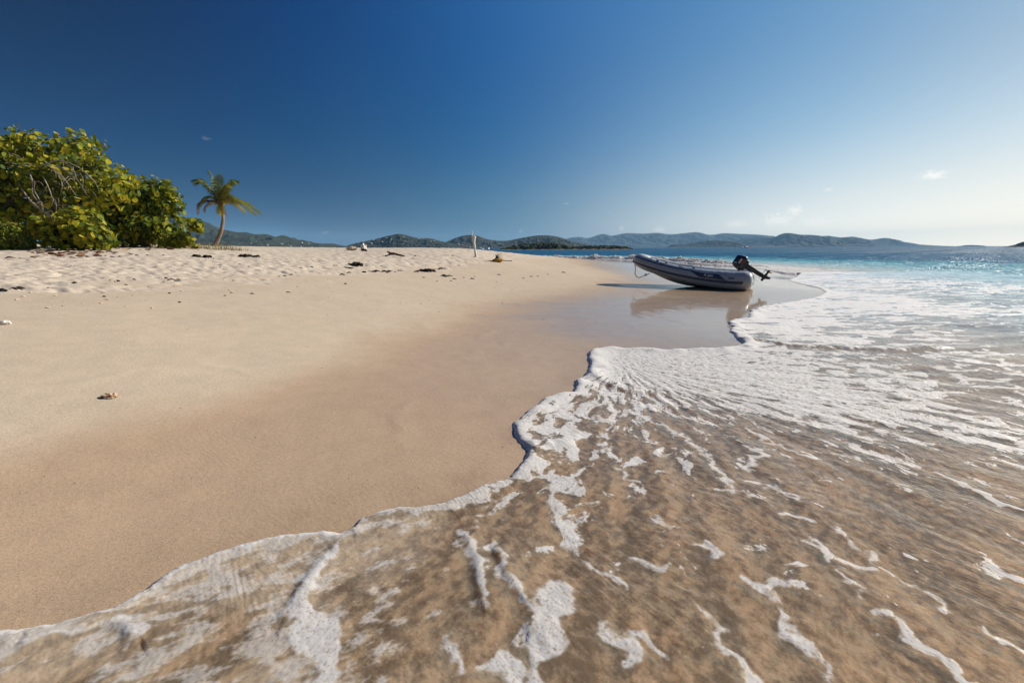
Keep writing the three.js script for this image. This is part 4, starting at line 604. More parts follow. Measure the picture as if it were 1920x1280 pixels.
    for (let k = 0; k < 3; k++) part('blade', new THREE.ExtrudeGeometry(bladeShape, { depth: 0.006, bevelEnabled: false, curveSegments: 8 }).rotateY(Math.PI / 2 - 0.6).rotateX(k * 2.094 + 0.4).translate(-0.36, -0.58, 0), alloy, prop);
    part('clamp_bracket', new RoundedBoxGeometry(0.1, 0.26, 0.18, 2, 0.02).translate(-0.03, -0.06, 0), steel, motor);
    part('tiller', tubeOf([[0.05, 0.16, 0], [0.2, 0.15, 0], [0.38, 0.14, 0.02]], (t) => 0.022 - 0.004 * t, 8), matte, motor);
  }
}

// ---------------------------------------------------------------- trees and shrubs
const bark = new THREE.MeshStandardMaterial({ color: rgb(0.2, 0.165, 0.13), roughness: 1 }), greyTwig = new THREE.MeshStandardMaterial({ color: rgb(0.27, 0.225, 0.19), roughness: 1 });
const leafMat = (c, t = 0.42) => new THREE.MeshPhysicalMaterial({ color: rgb(...c), transmission: t, thickness: 0, roughness: 0.8, specularIntensity: 0.35, side: THREE.DoubleSide });
function roundLeaf(R, seg = 9) {                       // a stiff round sea-grape leaf, dished and folded a little along the midrib
  const pos = [0, 0, 0], uv = [0.5, 0.5], idx = [];
  for (let i = 0; i < seg; i++) { const a = i / seg * 2 * Math.PI, r = R * (1 - 0.16 * Math.exp(-(((a - Math.PI) / 0.35) ** 2))), x = Math.cos(a) * r * 1.05, z = Math.sin(a) * r; pos.push(x, 0.22 * Math.abs(z) + 0.1 * R * Math.cos(2 * a), z); uv.push(0.5 + 0.5 * Math.cos(a), 0.5 + 0.5 * Math.sin(a)); idx.push(0, (i + 1) % seg + 1, i + 1); }
  return build({ pos, uv }, idx);
}
function leafPoses(blobs, clusters, per, rnd, spread, up = 0.12) {
  const out = [], total = blobs.reduce((s, b) => s + b[3] ** 2, 0), centres = [];
  for (let c = 0; c < clusters; c++) {
    let k = rnd() * total, b = blobs[0]; for (const q of blobs) { k -= q[3] ** 2; b = q; if (k <= 0) break; }
    const d = V(rnd() * 2 - 1, rnd() * 2 - 1, rnd() * 2 - 1).normalize(), R = b[3] * (0.45 + 0.55 * Math.cbrt(rnd())) * (1 + 0.14 * n3(d.x * 2 + b[0], d.y * 2, d.z * 2 + b[2]));
    const p = V(b[0] + d.x * R * 1.02, b[1] + d.y * R * 0.95, b[2] + d.z * R); if (p.y < ground(p.x, p.z) + 0.06) continue;
    centres.push({ p, b, d });
    for (let i = 0; i < per; i++) {
      const o = V(rnd() * 2 - 1, rnd() * 2 - 1, rnd() * 2 - 1).multiplyScalar(spread), q = p.clone().add(o); if (q.y < ground(q.x, q.z) + 0.04) continue;
      const N = d.clone().multiplyScalar(0.75).add(V(rnd() - 0.5, rnd() - 0.5 + up, rnd() - 0.5).multiplyScalar(1.5)).normalize();
      out.push({ p: q, N, s: mix(0.5, 1.25, rnd()), a: rnd() * 6.28, show: d.dot(V(-q.x, EYE - q.y, -q.z).normalize()) });
    }
  }
  return { poses: out, centres };
}
const tmpM = new THREE.Matrix4(), tmpQ = new THREE.Quaternion(), tmpQ2 = new THREE.Quaternion();
const orient = (N, a) => tmpQ.setFromUnitVectors(V(0, 1, 0), N).multiply(tmpQ2.setFromAxisAngle(V(0, 1, 0), a));
const twist = (a, b, k, rnd) => { const m = a.clone().lerp(b, 0.5).add(V(rnd() - 0.5, rnd() - 0.5, rnd() - 0.5).multiplyScalar(k * a.distanceTo(b))); return [a, m, b]; };
function leafyPlant({ name, label, category, base, blobs, clusters, per, spread, seed, geo, tints, picked, trunks, group, t = 0.5, twigs = 60, up }) {
  const rnd = mulberry(seed), root = thing(name, label, category, base, 0, group), O = V(...base), rel = (p) => p.clone().sub(O);
  const { poses, centres } = leafPoses(blobs, clusters, per, rnd, spread, up);
  trunks.forEach(([pts, r0, r1], i) => part(i ? 'limb' : 'trunk', roughen(tubeOf(pts.map((p) => rel(V(...p))), (t) => mix(r0, r1, t), 8, 24), r0 * 0.25, 5, seed), bark, root));
  const twig = [];
  const hub = trunks.map(([pts]) => V(...pts[pts.length - 1]));
  for (const b of blobs) { const c = V(b[0], b[1], b[2]), h = hub.reduce((m, p) => p.distanceTo(c) < m.distanceTo(c) ? p : m, hub[0] ?? O); twig.push(tubeOf(twist(rel(h), rel(c), 0.25, rnd), (t) => mix(0.03, 0.014, t) * Math.min(1, b[3] * 1.4), 5, 8)); }
  for (let i = 0; i < twigs; i++) { const c = centres[(rnd() * centres.length) | 0]; if (c) twig.push(tubeOf(twist(rel(V(c.b[0], c.b[1], c.b[2])), rel(c.p), 0.3, rnd), (t) => mix(0.012, 0.005, t), 4, 6)); }
  if (twig.length) { const tw = part('twigs', merged(twig), greyTwig, root); tw.userData.kind = 'stuff'; }
  const crown = new THREE.Group(); crown.name = 'crown'; root.add(crown);
  poses.sort((a, b) => b.show - a.show);
  // leaves one can pick out singly, spread over the face of the crown, then the rest as a mass
  const front = poses.filter((p) => p.show > 0.25), step = Math.max(1, front.length / Math.max(1, picked)), chosen = new Set(); for (let i = 0; i < picked && i * step < front.length; i++) chosen.add(front[(i * step) | 0]);
  const mats = tints.map((c) => leafMat(c, t)), base0 = leafMat([1, 1, 1], t), rest = poses.filter((p) => !chosen.has(p));
  for (const o of chosen) { const m = part('leaf', geo, mats[(rnd() * mats.length) | 0], crown); m.position.copy(rel(o.p)); m.quaternion.copy(orient(o.N, o.a)); m.scale.setScalar(o.s); }
  const mass = shadows(new THREE.InstancedMesh(geo, base0, rest.length)); mass.name = 'foliage'; mass.userData.kind = 'stuff';
  rest.forEach((o, i) => { mass.setMatrixAt(i, tmpM.compose(rel(o.p), orient(o.N, o.a), V(o.s, o.s, o.s))); const c = tints[(rnd() * tints.length) | 0], k = mix(0.82, 1.15, rnd()); mass.setColorAt(i, rgb(c[0] * k, c[1] * k, c[2] * k)); });
  crown.add(mass);
  return root;
}
const GRAPE = [[0.32, 0.32, 0.012], [0.42, 0.38, 0.014], [0.2, 0.24, 0.012], [0.5, 0.4, 0.02], [0.11, 0.15, 0.012], [0.26, 0.28, 0.01], [0.08, 0.12, 0.012]];
const grapeLeaf = roundLeaf(0.074), smallLeaf = roundLeaf(0.04, 7);
const gy = (x, z, d = 0) => ground(x, z) - d;
{
  const big = leafyPlant({ name: 'sea_grape_tree', label: 'tallest sea grape tree with bare grey branches hanging from its crown', category: 'tree', base: [-14.4, gy(-14.4, -16.2, 0.1), -16.2], blobs: BLOBS_BIG, clusters: 900, per: 13, spread: 0.19, seed: 101, geo: grapeLeaf, tints: GRAPE, picked: 300, twigs: 110,
    trunks: [[[[-14.4, gy(-14.4, -16.2, 0.1), -16.2], [-14.1, 1.9, -16.0], [-14.3, 2.5, -15.8], [-14.7, 3.2, -15.9]], 0.17, 0.08], [[[-14.2, 1.5, -16.1], [-13.6, 2.1, -15.9], [-13.4, 2.8, -15.9], [-12.7, 3.2, -15.8]], 0.11, 0.05], [[[-14.6, 1.5, -16.2], [-15.6, 2.2, -16.2], [-16.6, 3.2, -16.3]], 0.12, 0.06], [[[-14.3, 2.3, -15.8], [-14.9, 3.0, -15.6], [-15.2, 3.8, -16.0]], 0.09, 0.04], [[[-14.6, 1.6, -16.2], [-17, 2, -16], [-18.8, 3, -16.2]], 0.1, 0.05]] });
  // dead boughs that hang bare in front of the leaves
  const O = big.position, bough = (pts, r0, r1) => part('dead_branch', tubeOf(pts.map(([x, y, z]) => V(x, y, z).sub(O)), (t) => mix(r0, r1, t), 6, 26), greyTwig, big);
  const rnd = mulberry(8);
  bough([[-13.2, 1.8, -14.9], [-13.48, 2.2, -14.6], [-13.78, 2.55, -14.45], [-14.02, 2.98, -14.4]], 0.06, 0.014);
  bough([[-13.6, 2.35, -14.5], [-13.52, 2.55, -14.4], [-13.66, 2.95, -14.4]], 0.026, 0.008);
  for (const [a, b, c, d] of [[[-13.9, 3.6, -14.9], [-13.4, 3.65, -14.6], [-12.9, 3.35, -14.5], [-12.55, 2.75, -14.5]], [[-13.4, 3.65, -14.6], [-12.9, 3.75, -14.5], [-12.35, 3.55, -14.5], [-12.0, 3.15, -14.6]], [[-13.1, 3.6, -14.6], [-12.7, 3.5, -14.4], [-12.4, 3.2, -14.45], [-12.25, 2.8, -14.5]], [[-14.0, 3.5, -14.7], [-13.75, 3.2, -14.5], [-13.7, 2.8, -14.4], [-13.45, 2.45, -14.4]], [[-13.5, 3.3, -14.6], [-13.2, 2.9, -14.4], [-13.15, 2.6, -14.4], [-13.0, 2.35, -14.5]]]) {
    bough([a, b, c, d], 0.018, 0.006);
    for (let k = 0; k < 5; k++) { const s = V(...b).lerp(V(...(k % 2 ? c : d)), rnd()), e = s.clone().add(V(rnd() * 0.7 - 0.1, -0.1 - rnd() * 0.5, rnd() * 0.3)); bough([s.toArray(), s.clone().lerp(e, 0.5).add(V(0.06, 0.08, 0)).toArray(), e.toArray()], 0.008, 0.003); }
  }
  leafyPlant({ name: 'sea_grape_tree', label: 'lower rounded sea grape tree on the sand rise, next to the tallest one', category: 'tree', base: [-13.5, gy(-13.5, -18.4, 0.1), -18.4], blobs: [...BLOBS_SECOND, [-13.3, 1.75, -18.0, 0.5], [-13.9, 1.8, -17.9, 0.55], [-14.6, 1.9, -17.8, 0.6], [-14.9, 2.5, -17.9, 0.8]], clusters: 520, per: 13, spread: 0.17, seed: 202, geo: grapeLeaf, tints: GRAPE.map(([r, g, b]) => [r * 0.78, g * 0.86, b]), picked: 240, twigs: 60,
    trunks: [[[[-13.5, gy(-13.5, -18.4, 0.1), -18.4], [-13.7, 1.9, -18.2], [-14.1, 2.3, -18.2], [-14.2, 2.7, -18.3]], 0.13, 0.06], [[[-13.5, 1.5, -18.4], [-13.1, 2, -18.2], [-12.8, 2.6, -18.2]], 0.09, 0.04]] });
  leafyPlant({ name: 'sea_grape_shrub', label: 'low yellow green sea grape shrub spreading on the sand below the tallest tree', category: 'shrub', base: [-11.9, gy(-11.9, -13.7, 0.05), -13.7], blobs: BLOBS_FRONT, clusters: 190, per: 12, spread: 0.15, seed: 303, geo: grapeLeaf, tints: GRAPE, picked: 160, twigs: 30,
    trunks: [[[[-11.9, gy(-11.9, -13.7, 0.05), -13.7], [-11.8, 1.5, -13.6], [-11.7, 1.75, -13.6]], 0.05, 0.025], [[[-12.0, 1.3, -13.7], [-12.3, 1.5, -13.6], [-12.5, 1.7, -13.6]], 0.04, 0.02]] });
  leafyPlant({ name: 'leafy_shrub', label: 'dark green small leaved shrub on the sand at the end of the thicket', category: 'shrub', base: [-13.5, gy(-13.5, -13.3, 0.05), -13.3], blobs: BLOBS_FINE, clusters: 260, per: 12, spread: 0.1, seed: 404, geo: smallLeaf, tints: [[0.2, 0.26, 0.02], [0.28, 0.3, 0.025], [0.14, 0.2, 0.018], [0.32, 0.27, 0.03]], picked: 0, twigs: 50,
    trunks: [[[[-13.5, gy(-13.5, -13.3, 0.05), -13.3], [-13.45, 1.4, -13.3], [-13.5, 1.6, -13.25]], 0.04, 0.02]] });
  leafyPlant({ name: 'sea_grape_shrub', label: 'small sea grape shrub with one tall sprig, beside the palm', category: 'shrub', base: [-11.6, gy(-11.6, -17.2, 0.05), -17.2], blobs: [...BLOBS_END.map(([x, y, z, r]) => [x, y - 0.1, z, r * 0.8]), ...BLOBS_SPRIG], clusters: 62, per: 9, spread: 0.11, seed: 505, geo: roundLeaf(0.07), tints: GRAPE, picked: 60, twigs: 20,
    trunks: [[[[-11.6, gy(-11.6, -17.2, 0.05), -17.2], [-11.5, 1.6, -17.2], [-11.4, 1.75, -17.2]], 0.03, 0.015], [[[-11.5, 1.5, -17.2], [-11.2, 1.75, -17.15], [-10.98, 2.0, -17.2]], 0.014, 0.007]] });
  // dry grass on the rise beside the palm
  const rg = mulberry(61), blades = [];
  for (let i = 0; i < 420; i++) { const x = mix(-11.6, -9.6, rg()) , z = -17.6 + 0.9 * (rg() - 0.5) - (x + 11.6) * 0.4, y = ground(x, z), h = mix(0.08, 0.3, rg()) * smooth(-9.4, -10.6, x + 0.3 * rg()), l = V(rg() - 0.5, 0, rg() - 0.5).multiplyScalar(h * 1.2); blades.push(tubeOf([[x, y - 0.02, z], [x + l.x * 0.4, y + h * 0.6, z + l.z * 0.4], [x + l.x, y + h, z + l.z]], (t) => 0.006 * (1 - t * 0.8), 3, 3)); }
  structure('beach_grass', merged(blades), new THREE.MeshStandardMaterial({ color: rgb(0.2, 0.16, 0.05), roughness: 1 }), 'stuff');
}
// ---------------------------------------------------------------- the palm
{
  const P = V(-13.3, 0, -22.1); P.y = ground(P.x, P.z) - 0.05;
  const palm = thing('coconut_palm', 'young coconut palm with a leaning ringed trunk on the crest of the beach', 'palm', P.toArray());
  const k = 22.1 / 907, pt = (px, py, dz = 0) => V((px - 403) * k * 1.6, (461 - py) * k, dz);
  const spine = [pt(401, 462), pt(406, 450), pt(412, 432), pt(415.5, 412), pt(416, 396), pt(415, 384)], c = new THREE.CatmullRomCurve3(spine), H = c.getLength();
  const trunkMat = new THREE.MeshStandardMaterial({ color: rgb(0.21, 0.155, 0.115), roughness: 1 });
  part('trunk', roughen(tubeOf(spine, (t) => mix(0.115, 0.058, Math.pow(t, 0.45)) + 0.06 * Math.exp(-t * 22) + 0.007 * (((t * H / 0.075) % 1) - 0.5), 14, 150), 0.008, 6), trunkMat, palm);
  const rnd = mulberry(19), green = leafMat([0.13, 0.155, 0.02], 0.4), olive = leafMat([0.21, 0.2, 0.022], 0.42), yellow = leafMat([0.36, 0.28, 0.04], 0.4), tan = leafMat([0.42, 0.3, 0.17], 0.25), brown = leafMat([0.13, 0.075, 0.05], 0.15);
  const top = pt(415, 382);
  part('crown_shaft', roughen(new THREE.SphereGeometry(0.15, 14, 10).scale(1, 1.5, 1).translate(top.x, top.y + 0.02, top.z), 0.03, 7), tan, palm);
  const fronds = [ [[[0, 0.05, 0], [-0.2, 0.55, 0.25], [-0.38, 0.85, 0.45], [-0.6, 0.8, 0.6]], green, 0.34], [[[0, 0.05, 0], [0.15, 0.55, -0.2], [0.4, 0.9, -0.3], [0.62, 0.98, -0.35]], green, 0.36], [[[0, 0.02, 0], [0.35, 0.32, 0.25], [0.75, 0.28, 0.4], [1.15, 0.0, 0.5]], olive, 0.34], // the frond's path in metres from the crown, its material, its leaflet length
    [[[0, 0.05, 0], [-0.3, 0.62, 0.1], [-0.62, 0.98, 0.15], [-0.95, 0.95, 0.2]], green, 0.34], [[[0, 0.05, 0], [-0.12, 0.6, -0.1], [-0.26, 1.1, -0.1], [-0.34, 1.32, 0]], green, 0.32], [[[0, 0.05, 0], [0.08, 0.6, 0.1], [0.12, 0.95, 0.2], [0.22, 1.12, 0.3]], green, 0.36],
    [[[0, 0.05, 0], [0.3, 0.6, 0], [0.6, 0.98, 0], [0.78, 0.82, 0.1]], green, 0.36], [[[0, 0.05, 0], [0.25, 0.5, 0.2], [0.52, 0.74, 0.3], [0.7, 0.6, 0.4]], olive, 0.34], [[[0, 0.05, 0], [-0.05, 0.5, -0.3], [0.1, 0.9, -0.6], [0.3, 1.0, -0.8]], green, 0.36],
    [[[0, 0.02, 0], [0.45, 0.27, 0.1], [0.95, 0.12, 0.15], [1.6, -0.45, 0.2]], olive, 0.34], [[[0, 0.02, 0], [0.4, 0.1, 0.3], [0.9, -0.02, 0.5], [1.35, -0.38, 0.6]], yellow, 0.3], [[[0, 0.0, 0], [0.3, 0.2, -0.5], [0.7, 0.1, -0.9], [1.1, -0.3, -1.2]], green, 0.32],
    [[[0, 0.02, 0], [-0.3, 0.26, 0.2], [-0.55, 0.18, 0.3], [-0.72, -0.1, 0.35]], olive, 0.32], [[[0, 0.0, 0], [-0.45, 0.1, 0], [-0.9, 0.02, 0.05], [-1.05, -0.42, 0.05]], brown, 0.24], [[[0, -0.02, 0], [0.16, -0.05, 0.25], [0.3, -0.25, 0.4], [0.36, -0.5, 0.45]], yellow, 0.26],
    [[[0, -0.02, 0], [-0.2, 0.0, 0.3], [-0.36, -0.14, 0.5], [-0.42, -0.36, 0.6]], tan, 0.26], [[[0, -0.02, 0], [0.02, -0.1, 0.15], [0.06, -0.32, 0.24], [0.1, -0.5, 0.26]], yellow, 0.22], [[[0, 0.0, 0], [-0.3, 0.15, -0.5], [-0.6, 0, -0.9], [-0.8, -0.35, -1.1]], green, 0.32],
  ];
  for (const [path, mat, len] of fronds) {
    const cv = new THREE.CatmullRomCurve3(path.map((p) => V(...p).add(top))), L = cv.getLength(), stem = tubeOf(path.map((p) => V(...p).add(top)), (t) => mix(0.022, 0.004, t), 5, 20), pos = [], uv = [], idx = [], n = Math.round(L * 44);
    for (let i = 3; i <= n; i++) for (const side of [-1, 1]) {
      const t = i / n, p = cv.getPointAt(t), T = cv.getTangentAt(t), S = T.clone().cross(V(0, 1, 0)).normalize().multiplyScalar(side), l = len * (0.4 + 0.6 * Math.sin(Math.PI * Math.min(1, 0.12 + t * 0.8))) * mix(0.8, 1.15, rnd());
      const dir = S.clone().multiplyScalar(0.75 + 0.2 * rnd()).addScaledVector(T, 0.55 + 0.35 * t).add(V(0, -0.1 - 0.35 * rnd(), 0)).normalize(), tip = p.clone().addScaledVector(dir, l).add(V(0, -0.3 * l - 0.35 * rnd() * l, 0)), mid = p.clone().addScaledVector(dir, l * 0.5).add(V(0, -0.05 * l, 0)), w = T.clone().multiplyScalar(0.0135), b = pos.length / 3;
      for (const q of [p.clone().addScaledVector(w, -0.6), p.clone().addScaledVector(w, 0.6), mid.clone().sub(w), mid.clone().add(w), tip]) { pos.push(q.x, q.y, q.z); uv.push(0, t); }
      idx.push(b, b + 1, b + 2, b + 1, b + 3, b + 2, b + 2, b + 3, b + 4);
    }
    const fr = part('frond', build({ pos, uv }, idx), mat, palm); part('midrib', stem, mat, fr);
  }
  for (let i = 0; i < 4; i++) part('coconut', roughen(new THREE.SphereGeometry(0.065, 10, 8).scale(1, 1.2, 1).translate(top.x + 0.12 * Math.cos(i * 1.5), top.y - 0.1 - 0.03 * i, top.z + 0.13 * Math.sin(i * 1.5 + 1)), 0.008, 9), yellow, palm);
}
// ---------------------------------------------------------------- drift and litter on the sand
{
  const rnd = mulberry(404), put = (x, z, lift = 0) => [x, sandTop(x, z) + lift, z];
  const bleached = new THREE.MeshStandardMaterial({ color: rgb(0.62, 0.57, 0.5), roughness: 1 }), darkWood = new THREE.MeshStandardMaterial({ color: rgb(0.075, 0.045, 0.03), roughness: 1 }), weed = new THREE.MeshStandardMaterial({ color: rgb(0.028, 0.02, 0.016), roughness: 1 }), coral = new THREE.MeshStandardMaterial({ color: rgb(0.6, 0.47, 0.33), roughness: 1 }), pale = new THREE.MeshStandardMaterial({ color: rgb(0.72, 0.66, 0.58), roughness: 0.9 });
  {                                                    // the forked post
    const o = thing('driftwood_post', 'bleached forked driftwood pole standing upright in the sand', 'driftwood', put(-1.47, -20.3, -0.08)), k = 20.3 / 907, q = (px, py) => [(px - 894) * k, (482 - py) * k, 0];
    part('trunk', roughen(tubeOf([q(894.5, 486), q(893.5, 475), q(892, 463), q(890.5, 452), q(890.5, 445), q(892, 440)], (t) => mix(0.045, 0.05, t) * (1 + 0.25 * Math.sin(t * 9)), 9, 30), 0.012, 8), bleached, o);
    part('branch', roughen(tubeOf([q(890.5, 448), q(889, 442), q(887.6, 436), q(887, 429.5)].map(([x, y]) => [x, y, 0.02]), (t) => mix(0.03, 0.012, t), 7, 14), 0.005, 9), bleached, o);
    part('branch', roughen(tubeOf([q(889.8, 451), q(888, 446), q(886.8, 441)].map(([x, y]) => [x, y, -0.03]), (t) => mix(0.03, 0.018, t), 7, 12), 0.005, 9), bleached, o);
  }
  {                                                    // a torn palm heart
    const o = thing('palm_debris', 'torn yellow brown palm base with dark spiky leaves lying near the post', 'palm debris', put(-0.6, -19.05, 0));
    part('husk', roughen(new THREE.SphereGeometry(0.13, 14, 10).scale(1.7, 0.6, 1).translate(0.06, 0.06, 0), 0.03, 7), new THREE.MeshStandardMaterial({ color: rgb(0.36, 0.21, 0.035), roughness: 1 }), o);
    for (let i = 0; i < 11; i++) { const a = mix(-0.35, 1.9, i / 10), l = mix(0.2, 0.36, rnd()); part('spike', tubeOf([[0, 0.08, 0], [Math.sin(a) * l * 0.4 + 0.02, 0.1 + Math.cos(a) * l * 0.6, (rnd() - 0.5) * 0.1], [Math.sin(a) * l * 0.9 + 0.05, 0.08 + Math.max(0, Math.cos(a)) * l, (rnd() - 0.5) * 0.2]], (t) => mix(0.016, 0.003, t), 5, 8), weed, o); }
    part('stalk', tubeOf([[-0.55, 0.03, 0.05], [-0.2, 0.04, 0.02], [0.3, 0.04, 0], [0.62, 0.03, 0.04]], (t) => 0.014, 6, 14), darkWood, o);
  }
  {
    const o = thing('driftwood_log', 'dark brown driftwood log with a forked end on the trampled sand', 'driftwood', put(-4.45, -18.6, 0.05), 0.15);
    part('trunk', roughen(tubeOf([[-0.2, 0.06, 0], [0, 0.05, 0], [0.22, 0.0, 0.02], [0.38, -0.03, 0.03]], (t) => mix(0.055, 0.03, t), 8, 16), 0.012, 9), darkWood, o);
    part('branch', roughen(tubeOf([[-0.1, 0.07, 0], [-0.2, 0.12, 0.02], [-0.26, 0.13, 0.03]], 0.03, 7, 8), 0.008, 9), darkWood, o); part('branch', tubeOf([[-0.12, 0.03, 0], [-0.25, -0.01, 0.02], [-0.34, -0.03, 0]], 0.022, 7, 8), darkWood, o);
  }
  const clump = (name, label, at, w, h, seed, mat = weed, turn = 0) => { const r = mulberry(seed), o = thing(name, label, 'seaweed', at, turn); for (let i = 0; i < 9; i++) { const x = (r() - 0.5) * w, l = w * mix(0.15, 0.4, r()); part('strand', roughen(tubeOf([[x - l, -0.01, (r() - 0.5) * 0.15], [x - l * 0.2, h * r() + 0.01, (r() - 0.5) * 0.15], [x + l * 0.6, h * r() * 0.8, (r() - 0.5) * 0.12], [x + l, -0.01, 0]], (t) => 0.012 + 0.02 * Math.sin(Math.PI * t), 6, 14), 0.012, 14, seed), mat, o); } return o; };
  clump('seaweed_clump', 'black arched seaweed clump on the trampled sand, above a curved black stick', put(-4.45, -14.0, 0), 0.34, 0.12, 5);
  clump('seaweed_clump', 'long flat black seaweed clump on the lower drift line', put(-2.56, -14.2, 0), 0.42, 0.05, 6);
  clump('seaweed_clump', 'two lobed black seaweed clump on the sand in front of the palm', put(-8.13, -12.85, 0), 0.34, 0.045, 7);
  clump('seaweed_clump', 'low black seaweed heap with a thin tail on the sand in front of the palm', put(-7.6, -14.15, 0), 0.48, 0.04, 8);
  clump('seaweed_clump', 'small black seaweed tuft beside the white coral lumps', put(-6.95, -23.2, 0), 0.2, 0.1, 9);
  single('driftwood_stick', tubeOf([[-0.13, 0.03, -0.06], [-0.07, 0.015, 0], [0.03, 0.012, 0.07], [0.15, 0.012, 0.1]], (t) => 0.012 + 0.008 * Math.sin(3.1 * t), 7, 14), weed, 'curved black stick on the sand, just below the arched seaweed', 'driftwood', put(-4.3, -12.9, 0));
  const lump = (R, seed, amt = 0.35) => roughen(roughen(new THREE.IcosahedronGeometry(R, R === 1 ? 1 : 3), R * amt, 1.2 / R, seed), R * amt * 0.35, 3.5 / R, seed + 3);
  single('coral_lump', lump(0.17, 3).scale(0.9, 1.2, 0.8), pale, 'upright white coral lump on the crest of the beach', 'coral', put(-7.3, -24.3, 0.1));
  single('coral_lump', lump(0.15, 4).scale(1.5, 0.7, 0.9), coral, 'low tan coral lump on the crest, beside the upright white lump', 'coral', put(-7.85, -24.2, 0.05));
  {                                                    // the pitted coral stone on the damp sand
    const g = new THREE.IcosahedronGeometry(1, 5), p = g.attributes.position;
    for (let i = 0; i < p.count; i++) { const x = p.getX(i), y = p.getY(i), z = p.getZ(i); let k = 1 + 0.28 * n3(x * 1.3 + 5, y * 1.3, z * 1.3) + 0.12 * n3(x * 3.2, y * 3.2, z * 3.2); const pit = n3(x * 2.6 + 9, y * 2.6, z * 2.6); k -= 0.42 * smooth(0.25, 0.7, pit); p.setXYZ(i, x * k * 0.041, y * k * 0.018, z * k * 0.027); }
    g.computeVertexNormals();
    const col = new Float32Array(p.count * 3); for (let i = 0; i < p.count; i++) { const a = n3(p.getX(i) * 40, p.getY(i) * 40, p.getZ(i) * 40), b = smooth(0.1, 0.5, a); col[i * 3] = mix(0.58, 0.22, b); col[i * 3 + 1] = mix(0.43, 0.11, b); col[i * 3 + 2] = mix(0.28, 0.055, b); }
    g.setAttribute('color', new THREE.BufferAttribute(col, 3));
    single('coral_stone', g, new THREE.MeshStandardMaterial({ vertexColors: true, roughness: 0.9 }), 'pitted orange and cream coral stone lying alone on the smooth damp sand', 'coral', put(-2.48, -2.86, 0.01), 0.3);
  }
  single('shell', lump(0.035, 12, 0.25).scale(1.4, 0.6, 0.8), pale, 'whitish broken shell on the smooth sand, far from the other scraps', 'shell', put(-4.36, -4.11, 0.012));
  SHELLS.forEach(([x, z], i) => single('shell_fragment', lump(0.013, 20 + i % 3, 0.3).scale(1.5, 0.55, 0.9), i % 3 ? coral : pale, 'small pale shell or coral fragment on the smooth upper sand', 'shell', put(x, z, 0.006), i, 'pale fragments on the upper sand'));
  const kinds = [0, 1, 2, 3].map((s) => { const r = mulberry(90 + s), l = 0.05 + 0.03 * s; return merged(Array.from({ length: 3 }, (_, i) => roughen(tubeOf([[-l, 0.004, (r() - 0.5) * 0.05], [-l * 0.2, 0.022 + 0.02 * r(), (r() - 0.5) * 0.06], [l * 0.5, 0.015, (r() - 0.5) * 0.06], [l * (0.8 + 0.4 * r()), 0.002, (r() - 0.5) * 0.06]], (t) => 0.006 + 0.013 * Math.sin(Math.PI * t), 6, 10), 0.007, 22, s + i))); });
  const brownish = new THREE.MeshStandardMaterial({ color: rgb(0.1, 0.055, 0.03), roughness: 1 });
  for (let i = 0; i < SCRAPS.length; i += 2) { const m = single('seaweed_scrap', kinds[(rnd() * 4) | 0], rnd() < 0.7 ? weed : brownish, 'small dark scrap of dried seaweed lying on the upper beach', 'seaweed', put(SCRAPS[i], SCRAPS[i + 1], 0), rnd() * 0.8 - 0.4, 'seaweed scraps along the drift lines'); m.scale.setScalar(mix(0.4, 1.25, rnd() * rnd()) * clamp(Math.hypot(SCRAPS[i], SCRAPS[i + 1]) / 16, 0.3, 0.8)); }
  const dead = [[0.22, 0.07, 0.03], [0.3, 0.16, 0.08], [0.14, 0.07, 0.04], [0.42, 0.3, 0.18]].map((c) => new THREE.MeshStandardMaterial({ color: rgb(...c), roughness: 1, side: THREE.DoubleSide })), leaf = roundLeaf(0.075);
  for (let i = 0; i < LITTER.length; i += 2) { const m = single('fallen_leaf', leaf, dead[(rnd() * 4) | 0], 'dry brown sea grape leaf fallen on the sand under the thicket', 'leaf', put(LITTER[i], LITTER[i + 1], 0.015), rnd() * 6, 'fallen leaves under the thicket'); m.rotation.x = (rnd() - 0.5) * 0.9; m.rotation.z = (rnd() - 0.5) * 0.9; m.scale.setScalar(mix(0.7, 1.2, rnd())); }
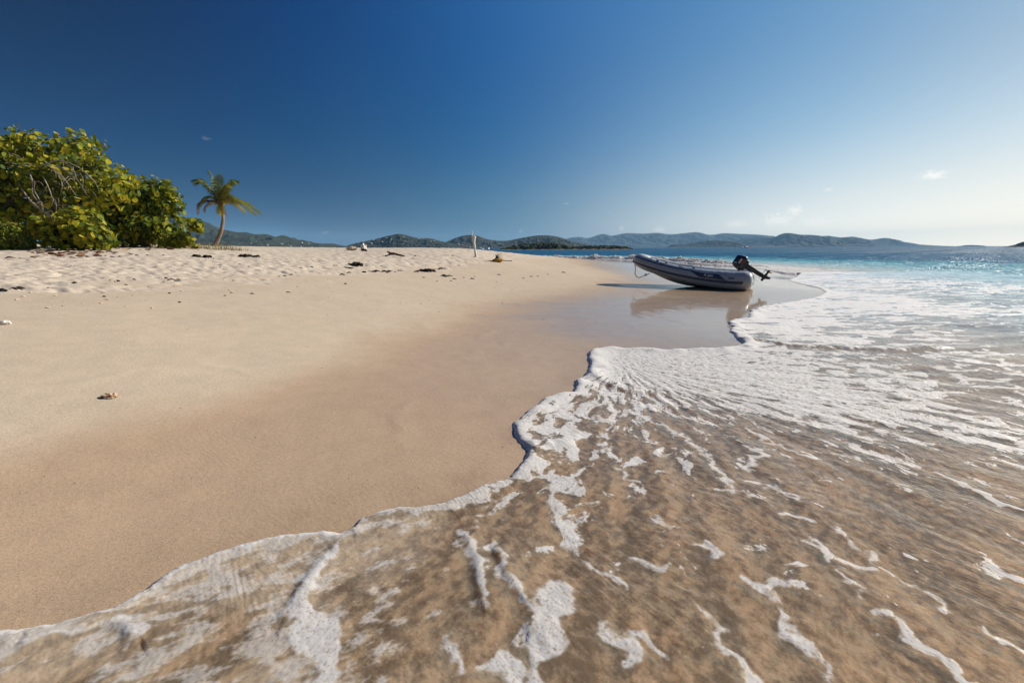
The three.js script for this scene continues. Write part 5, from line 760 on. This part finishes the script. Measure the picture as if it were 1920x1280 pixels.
  // shell grit on the firm sand
  { const M = 900, grit = new THREE.InstancedMesh(lump(1, 41, 0.3).scale(1.4, 0.5, 0.9), new THREE.MeshStandardMaterial({ color: rgb(1, 1, 1), roughness: 1 }), M); grit.name = 'shell_grit'; grit.userData.kind = 'stuff'; let c = 0;
    const tones = [[0.62, 0.55, 0.46], [0.5, 0.38, 0.26], [0.12, 0.085, 0.06], [0.7, 0.66, 0.6], [0.3, 0.16, 0.1]];
    for (let t = 0; c < M && t < 40000; t++) { const r = mix(1.9, 15, Math.pow(rnd(), 0.8)), a = mix(-50, 12, rnd()) * D2R, x = Math.sin(a) * r, z = -Math.cos(a) * r; if (shore(x, z) > -0.1 || n2(x * 0.6, z * 0.6) < rnd() * 0.9 - 0.5) continue; const s = mix(0.0012, 0.0055, rnd() ** 3) * clamp(r / 5, 0.8, 2.2); grit.setMatrixAt(c, tmpM.compose(V(x, sandTop(x, z) + s * 0.3, z), tmpQ.setFromAxisAngle(V(0, 1, 0), rnd() * 6), V(s, s, s))); grit.setColorAt(c++, rgb(...tones[(rnd() * 5) | 0])); }
    grit.count = c; scene.add(shadows(grit)); }
  // bubbles left on the wet sand by the last wave
  const N = 520, bub = new THREE.InstancedMesh(new THREE.SphereGeometry(1, 6, 4), new THREE.MeshStandardMaterial({ color: rgb(0.8, 0.79, 0.77), roughness: 0.5 }), N); bub.name = 'foam_bubbles'; bub.userData.kind = 'stuff'; let c = 0;
  for (let t = 0; c < N && t < 40000; t++) { const z = -mix(2.4, 11, Math.pow(rnd(), 1.2)), x = mix(-1.2, 4, rnd()), d = -shore(x, z); if (d < 0.15 || d > 3.2 || n2(x * 1.1, z * 0.9) < -0.05 + 0.5 * rnd()) continue; const s = mix(0.0015, 0.0055, rnd() * rnd()) * clamp(-z / 5, 0.7, 1.6); bub.setMatrixAt(c++, tmpM.makeScale(s, s * 0.7, s).setPosition(x, sandTop(x, z), z)); }
  bub.count = c; scene.add(shadows(bub));
}
// ---------------------------------------------------------------- sea air
scene.fog = new THREE.FogExp2(rgb(0.36, 0.67, 1.0).getHex(), 0.00011);

renderer.render(scene, camera);
